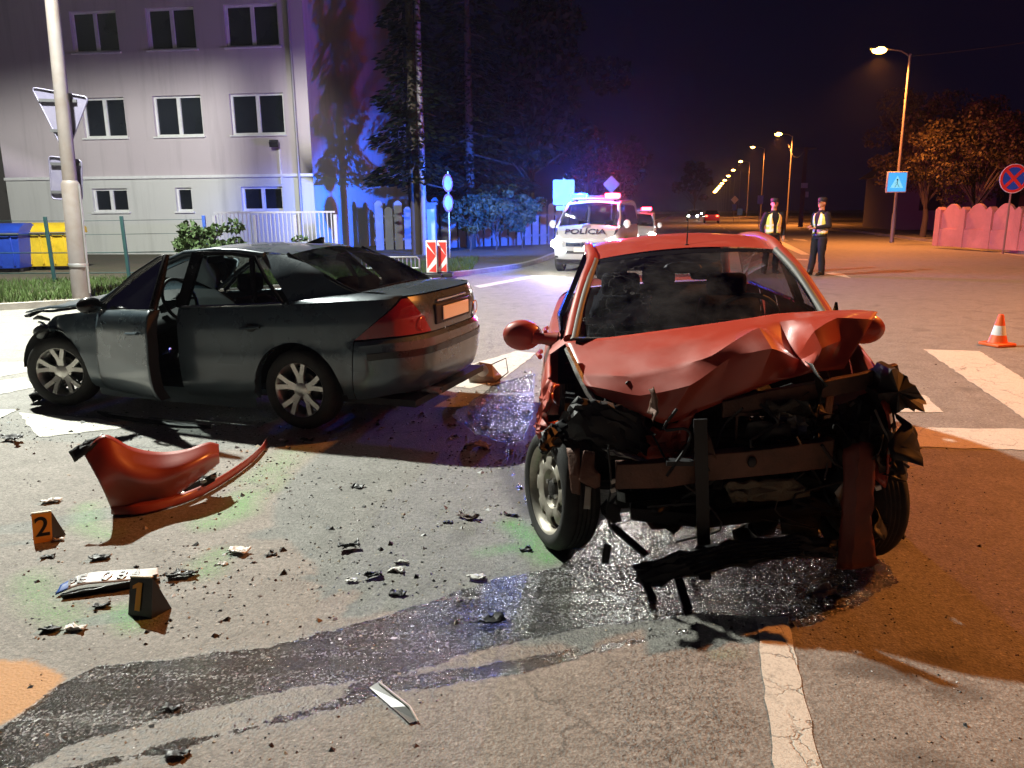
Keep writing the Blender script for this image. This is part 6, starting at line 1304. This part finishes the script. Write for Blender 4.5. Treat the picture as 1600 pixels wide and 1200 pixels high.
person('officer in an open yellow vest standing square with arms at the sides', (pL[0], pL[1], 0), R(4), (((.275, .02, 1.17), (.25, -.06, .93)), ((-.275, .02, 1.17), (-.255, -.05, .93))),
       (((.10, 0, .90), (.12, -.02, .49), (.13, .02, .09), (.17, -.2, 0)), ((-.10, 0, .90), (-.13, -.01, .49), (-.15, .03, .09), (-.2, -.2, 0))), R(-22), .42)
person('officer in a yellow vest standing side on with forearms raised in front', (pR[0], pR[1], 0), R(-66), (((.25, .01, 1.18), (.08, -.24, 1.13)), ((-.25, .01, 1.18), (-.10, -.22, 1.16))),
       (((.10, 0, .90), (.11, -.02, .49), (.10, .04, .09), (.13, -.2, 0)), ((-.10, 0, .90), (-.10, -.06, .50), (-.11, -.12, .09), (-.13, -.4, 0))), R(0), .34)
# ================================================================== wreckage on the road
REDPL = paintmat('red bumper plastic', (.30, .028, .012), .05, .36, (.10, .045, .03), .3)
# torn bumper corner standing on its lower lip
bp0 = gp(230, 800); bmp = thing('torn_bumper', 'torn red bumper corner standing on the road behind marker two', 'bumper', (bp0[0], bp0[1], 0))
cols = [((130, 708, 3.86), (163, 755, 3.84), (176, 803)), ((163, 679, 3.93), (185, 735, 3.88), (205, 803)), ((205, 698, 4.0), (222, 745, 3.93), (238, 795)), ((248, 706, 4.08), (256, 742, 4.0), (262, 783)), ((290, 702, 4.16), (294, 730, 4.08), (290, 764)), ((325, 691, 4.27), (326, 716, 4.2), (318, 744)), ((342, 694, 4.34), (346, 708, 4.3), (343, 723))]
rows = []
for a, b, c in cols:
    g0 = gp(*c); yb = g0[1] if c[1] > 790 else b[2] + .02
    rows.append([q - np.array([bp0[0], bp0[1], 0]) for q in (aty(*a), aty(*b), aty(c[0], c[1], yb) if c[1] <= 790 else np.array([g0[0], g0[1], .012]))])
dense = []
for k in range(3): dense.append(crom([r[k] for r in rows], 40))
net = [[crom([dense[0][i], dense[1][i] + np.array([0, -.035, 0]), dense[2][i]], 14)[j] for i in range(40)] for j in range(14)]
MB().grid(net).build('bumper_skin', REDPL, bmp, 50, solid=.006)
lp = [gp(x, y) - np.array([bp0[0], bp0[1], 0]) for x, y in ((178, 805), (215, 805), (255, 797), (300, 782), (345, 758), (385, 730), (408, 708), (418, 694))]
lz = crom([p + np.array([0, 0, .035]) for p in lp], 40)
MB().grid([[p + np.array([0, 0, -.03]) for p in lz], [p + np.array([0, -.02, -.015]) for p in lz], [p + np.array([0, -.012, .012]) for p in lz], [p + np.array([.0, .02, .03 * (1 - i / 60)]) for i, p in enumerate(lz)]]).build('lower_lip', REDPL, bmp, 50, solid=.006)
cn_ = [[aty(108, 706, 3.86), aty(118, 722, 3.84)], [aty(128, 694, 3.9), aty(138, 706, 3.86)], [aty(160, 678, 3.95), aty(166, 684, 3.93)]]
mb = MB(); sheet(mb, [[q - np.array([bp0[0], bp0[1], 0]) for q in r] for r in cn_], 4, .003, 0, 2); mb.build('black_corner', BLACKP, bmp, 30, solid=.008)
fh = [aty(x, y, 4.22) - np.array([bp0[0], bp0[1], 0]) for x, y in ((258, 776), (300, 756), (338, 738), (335, 752), (300, 772), (262, 783))]; MB().add(fh, [tuple(range(6))]).build('lamp_recess', BLACKP, bmp, 0, solid=.01)
for (x, y) in ((262, 776), (285, 770), (318, 752), (334, 745)): MB().box(gp(x, y) * 0 + aty(x, y, 4.2) - np.array([bp0[0], bp0[1], 0]), (.03, .02, .015), random.uniform(0, 3)).build('broken_clip', BARE, bmp)

# evidence markers
YEL = M('marker orange', (.80, .34, .03), .5, var=.06); BMK = M('marker black', (.012, .012, .014), .4, var=.2)
def marker(label, pts, back, face, ink, txt, tsize, inkpos):
    """folded tent card: front face from four pixels (tl, tr, br, bl), back leg behind"""
    bl, br = gp(*pts[3]), gp(*pts[2]); o = (bl + br) / 2; lean = .045
    tl = aty(*pts[0], bl[1] + lean); tr = aty(*pts[1], br[1] + lean); t = thing('evidence_marker', label, 'evidence marker', (o[0], o[1], 0), 0, 'numbered evidence markers'); S = lambda p: np.array(p) - np.array([o[0], o[1], 0])
    MB().add([S(bl), S(br), S(tr), S(tl)], [(0, 1, 2, 3)]).build('front_face', face, t, 0, solid=.004)
    off = np.array(back); B0 = np.array([bl[0] + off[0], bl[1] + off[1], 0.0]); B1 = np.array([br[0] + off[0], br[1] + off[1], 0.0])
    MB().add([S(B0), S(B1), S(tr), S(tl)], [(0, 1, 2, 3)]).build('back_face', BMK, t, 0, solid=.004)
    MB().add([S(br), S(B1), S(tr)], [(0, 1, 2)]).build('side_gusset', BMK, t, 0, solid=.003)
    ex = S(br) - S(bl); ey = (S(tl) + S(tr)) / 2 - (S(bl) + S(br)) / 2; c = S(bl) + ex * inkpos[0] + ey * inkpos[1]; nn = np.cross(ex, ey); nn /= np.linalg.norm(nn)
    if txt == '1':
        h_ = tsize * .42; MB().prism([(-.014, -h_), (.012, -h_), (.012, h_), (-.008, h_), (-.034, h_ * .72), (-.034, h_ * .48), (-.014, h_ * .6)], .001, ((0, 0, 0), (1, 0, 0), (0, 1, 0), (0, 0, 1))).build('numeral', ink, t, 0).matrix_basis = basis(c + nn * .0045, ex, ey)
    else: text_obj('numeral', txt, tsize, ink, t, basis(c + nn * .0045, ex, ey), .0008)
    MB().bar(S(tl) + np.array([0, 0, .002]), S(tr) + np.array([0, 0, .002]), .012, .006).build('fold', M('marker edge', (.6, .5, .35), .5), t); return t
marker('orange tent marker with black number 2 beside the torn bumper', [(49, 803), (80, 799), (82, 845), (53, 850)], (.025, .075), YEL, BMK, '2', .135, (.5, .5))
marker('black tent marker with orange number 1 beside the bent number plate', [(204, 901), (238, 902), (236, 967), (200, 960)], (.045, .085), BMK, YEL, '1', .135, (.46, .50))
# bent number plate
pn0 = gp(160, 930); npl = thing('bent_number_plate', 'bent white number plate with blue end lying on the road', 'number plate', (pn0[0], pn0[1], 0)); S = lambda p: p - np.array([pn0[0], pn0[1], 0])
top = [gp(95, 913, .03), gp(130, 897, .045), gp(180, 891, .05), gp(220, 889, .045), gp(246, 887, .035)]; bot = [gp(86, 929, .012), gp(126, 914, .035), gp(178, 909, .04), (gp(222, 905, .035)), gp(248, 900, .025)]
T, B = crom([S(p) for p in top], 33), crom([S(p) for p in bot], 33); pm = MB()
rows = [[b + (t_ - b) * f for b, t_ in zip(B, T)] for f in np.linspace(0, 1, 5)]; pm.grid(rows); pm.mi = [1 if (i % 32) < 4 else 0 for i in range(len(pm.f))]
pm.build('plate_skin', [M('plate white', (.72, .72, .70), .35, var=.05, dirt=(.3, .29, .27), dirtamt=.5), M('plate blue', (.03, .09, .35), .4)], npl, 60, solid=.003, fix=False)
INK = M('plate ink', (.10, .09, .09), .5)
for i, ch_ in enumerate('PE084'):
    f = (.17, .27, .46, .58, .70)[i]; k = int(f * 32); c = (B[k] + T[k]) / 2; ex = B[k + 1] - B[k - 1]; ey = T[k] - B[k]; nn = np.cross(ex, ey); nn /= np.linalg.norm(nn); text_obj('plate_character', ch_, float(np.linalg.norm(T[k] - B[k])) * .95, INK, npl, basis(c + nn * .005, ex, ey), .0006, font_sx=1.0)
mb = MB(); sheet(mb, [[S(gp(100, 932)), S(gp(200, 920)), S(gp(245, 905))], [S(gp(95, 930, .02)), S(gp(200, 908, .04)), S(gp(246, 897, .045))]], 6, .002, 0, 3); mb.build('plate_holder', BLACKP, npl, 20, solid=.006)

# broken pieces: each a small bent plate
kinds = {'black': ('broken_plastic_piece', BLACKP, 'plastic piece'), 'white': ('broken_trim_piece', M('pale shard', (.62, .60, .55), .4, var=.15), 'trim piece'), 'tan': ('broken_foam_chunk', M('tan foam', (.40, .33, .24), .8, var=.25, bmp=.4), 'foam chunk'), 'brown': ('broken_plastic_piece', M('brown plastic', (.07, .035, .025), .5, var=.3), 'plastic piece'), 'clear': ('clear_plastic_strip', M('frosted plastic', (.15, .145, .14), .3, var=.2), 'plastic strip')}
SH_ = [('black', 545, 858, 26, 'splayed black plastic shard on the open road between bumper and hatchback'), ('black', 558, 762, 15, 'lone black plastic shard between the torn bumper and the hatchback'), ('black', 582, 902, 22, 'folded black plastic shard at the wet streak edge'), ('black', 620, 930, 20, 'striped black plastic shard touching the wet streak'), ('black', 768, 975, 34, 'long dark plastic piece lying inside the wet streak'),
       ('brown', 730, 811, 28, 'curved brown plastic trim arc on the dry road'), ('white', 550, 909, 14, 'small white block shaped fragment beside the folded black shard'), ('white', 620, 893, 20, 'pale jagged metal fragment near the wet streak'), ('white', 745, 905, 22, 'pale sliver resting on the upper edge of the wet streak'), ('white', 374, 864, 26, 'pale curved sliver right of the torn bumper'.replace('right of', 'past')), ('black', 424, 868, 13, 'small black lump past the pale curved sliver'),
       ('black', 156, 874, 22, 'ribbed black plastic clip beside the number plate'), ('black', 160, 948, 18, 'black hooked shard below the bent number plate'), ('white', 118, 984, 24, 'white oval fragment near marker one'), ('black', 80, 985, 22, 'thin black bent strip beside the white oval fragment'), ('white', 80, 785, 22, 'white crumpled scrap above marker two'), ('white', 92, 845, 12, 'small pale scrap at the foot of marker two'),
       ('black', 285, 902, 34, 'broken black bracket at the end of the number plate'), ('black', 822, 860, 15, 'black shard on the green paint beside the wheel'), ('black', 798, 806, 16, 'dark shard just short of the hatchback wheel'), ('black', 838, 822, 12, 'small dark shard touching the hatchback wheel'), ('black', 700, 817, 12, 'dark flat chip beside the brown trim arc'), ('white', 628, 880, 16, 'pale chip above the jagged metal fragment'),
       ('black', 268, 1108, 18, 'dark chip in the lower wet streak'), ('black', 278, 1180, 26, 'dark bent wire shard at the lower edge of the streak'), ('black', 75, 872, 15, 'dark chip between the two markers'), ('white', 348, 882, 12, 'white chip between bumper and black shard'), ('black', 310, 752, 22, 'black broken clip lying under the bumper lip'), ('black', 480, 690, 16, 'dark strip in front of the sedan rear wheel'),
       ('black', 620, 625, 26, 'dark rag shaped piece under the sedan boot'), ('white', 55, 805, 10, 'tiny pale chip behind marker two'), ('black', 20, 690, 30, 'flat dark strip near the crosswalk stripe end'), ('tan', 745, 700, 30, 'beige crumpled chunk between sedan and hatchback'), ('tan', 1286, 928, 34, 'broken lamp piece glinting in the puddle by the hatchback'), ('black', 1405, 838, 14, 'black splinter beside the hatchback tyre')]
rg = np.random.default_rng(77)
for i, (kd, px, py, sz, lab) in enumerate(SH_):
    nm, mt, cat = kinds[kd]; c = gp(px, py); s = sz / 1200 * np.hypot(c[1], 1.6) * .62; t = thing(nm, lab, cat, (c[0], c[1], 0), rg.uniform(-.5, .5), 'broken pieces on the road')
    if kd == 'tan':
        net = [[np.array([x * s, y * s * .8, (.9 - abs(x) * .6 - abs(y) * .5) * s * rg.uniform(.7, 1.2)]) for x in (-1, -.3, .4, 1)] for y in (-.7, 0, .7)]; mb = MB(); sheet(mb, net, 4, s * .05, 0, i); mb.build('body', mt, t, 20, solid=.01)
        MB().tube([(-s, 0, .02), (-.3 * s, -.5 * s, s * .5), (s * .6, -.3 * s, s * .3), (s * 1.2, 0, .01)], .006, 5).build('edge_rib', BARE, t)
        continue
    w = .35 if kd != 'brown' else .22; net = []
    for y in (-1, 0, 1):
        net.append([np.array([x * s, y * s * w * rg.uniform(.5, 2.0) + (.35 * s * x * x if kd == 'brown' else rg.uniform(-.15, .15) * s), max(.004, s * (.10 + .5 * rg.uniform() * (1 if y else .7) + (.25 * abs(x) if lab.startswith(('folded', 'splayed', 'black hooked')) else 0)))]) for x in (-1, -.35, .35, 1)])
    mb = MB(); sheet(mb, net, 3, s * .05, 0, i); mb.build('shell', mt, t, 20, solid=.005)
    q = rg.uniform(-.5, .5, 2) * s; MB().tube([(-.6 * s, q[0] * .5, s * .12), (0, q[1] * .4, s * .28), (.7 * s, q[0] * .3, .01)], s * .07, 5).build('broken_rib', mt if rg.uniform() < .6 else BARE, t)
# clear strip
cs = thing('clear_plastic_strip', 'frosted plastic strip lying diagonally across the wet streak', 'plastic strip', gp(615, 1095)); S = lambda x, y, z=.006: gp(x, y, z) - np.array(cs.location)
MB().add([S(577, 1074), S(592, 1065, .02), S(640, 1103, .02), S(652, 1126), S(640, 1130), S(612, 1105)], [(0, 1, 2, 5), (5, 2, 3, 4)]).build('strip', kinds['clear'][1], cs, 0, solid=.004); MB().tube([S(592, 1066, .022), S(640, 1104, .022), S(653, 1127)], .004, 5).build('raised_edge', kinds['white'][1], cs)
# wrecked lamp unit behind the sedan
hu = thing('broken_lamp_unit', 'broken headlamp unit with bent wire loop behind the sedan boot', 'lamp unit', gp(758, 596)); k = .16
MB().grid([[(x * k, y * k, z * k) for x, y, z in r] for r in (((-.9, -.4, 0), (-.3, -.6, 0), (.5, -.5, 0), (.9, 0, 0)), ((-1, -.4, .5), (-.3, -.65, .55), (.5, -.55, .4), (1, 0, .35)), ((-.8, -.1, 1.0), (-.3, -.3, 1.25), (.4, -.2, 1.1), (.8, .2, .5)), ((-.6, .4, .2), (-.2, .5, .3), (.4, .5, .3), (.6, .5, .1)))]).build('housing', M('lamp housing tan', (.20, .14, .10), .5, var=.4, bmp=.3), hu, 30, solid=.008)
MB().lathe([(.055, 0), (.058, -.02), (.001, -.03)], 16, (-.02, -.10, .13), 'Y').build('reflector', M('dull reflector', (.5, .47, .42), .3, .6), hu); MB().tube([(.05, 0, .16), (.20, .03, .22), (.22, .03, .08), (.12, -.06, .02)], .006, 5).build('wire_loop', BLK, hu)
# strip hanging under the sedan
us = thing('torn_trim_strip', 'long dark trim strip lying under the sedan door', 'trim strip', gp(240, 655)); S = lambda x, y, z=.01: gp(x, y, z) - np.array(us.location)
mb = MB(); sheet(mb, [[S(150, 642), S(230, 652, .03), S(335, 660)], [S(165, 650), S(240, 661, .03), S(330, 668)]], 6, .004, 0, 1); mb.build('strip', BLK, us, 20, solid=.01); MB().tube([S(170, 646, .02), S(250, 656, .04), S(330, 664, .02)], .006, 5).build('raised_edge', BARE, us)
# crumbs nobody could count
cv = []; cf = []; mi = []
def crumb(x, y, s, m):
    n = len(cv); a = rg.uniform(0, 6.28); h = s * rg.uniform(.3, .9)
    for k in range(4): cv.append((x + s * math.cos(a + k * 1.57) * rg.uniform(.4, 1.2), y + s * math.sin(a + k * 1.57) * rg.uniform(.4, 1.2), .001))
    cv.append((x + rg.uniform(-.4, .4) * s, y + rg.uniform(-.4, .4) * s, h)); cf.extend([(n, n + 1, n + 4), (n + 1, n + 2, n + 4), (n + 2, n + 3, n + 4), (n + 3, n, n + 4)]); mi.extend([m] * 4)
for (x0, y0, x1, y1, num, big) in ((20, 690, 820, 1000, 900, .008), (440, 690, 840, 830, 350, .010), (180, 610, 840, 690, 900, .010), (700, 580, 850, 740, 700, .012), (930, 830, 1420, 1000, 350, .007), (1390, 560, 1560, 900, 260, .006), (300, 690, 460, 780, 220, .012), (0, 640, 200, 700, 200, .012), (40, 1000, 700, 1190, 250, .005), (1300, 900, 1600, 1190, 160, .005), (250, 850, 700, 930, 220, .010)):
    for _ in range(num):
        p = gp(rg.uniform(x0, x1), rg.uniform(y0, y1)); crumb(p[0], p[1], big * (rg.uniform(.25, 1) ** 1.5 + (1.4 if rg.uniform() < .04 else 0)) + .002, int(rg.choice([0, 0, 0, 1, 2, 3])))
cb = MB(); cb.add(cv, cf); cb.mi = mi; o = cb.build('debris', [BLACKP, M('glass crumb', (.7, .72, .72), .08, 0, spec=.9), kinds['brown'][1], kinds['tan'][1]], None, 0, fix=False); tag(o, 'fine scattered crumbs of glass and plastic over the road', 'debris', kind='stuff')
# ================================================================== volume added for the glow round the lamps, in place of lens glare
m, t, b = nmat('night haze'); t.nodes.remove(b)
pv_ = N(t, 'VolumePrincipled', i_Density=.0005, i_Anisotropy=.88); pv_.inputs['Color'].default_value = (.92, .92, .96, 1); L(t, pv_.outputs[0], t.nodes['Material Output'].inputs['Volume'])
hz = MB().box((-30, 180, 8.5), (520, 540, 19)).build('glow', m, None, 0); hz['kind'] = 'stuff'; hz['label'] = 'thin added volume over the whole junction that stands in for lens glare'; hz['category'] = 'glow'
SC.cycles.volume_bounces = 0
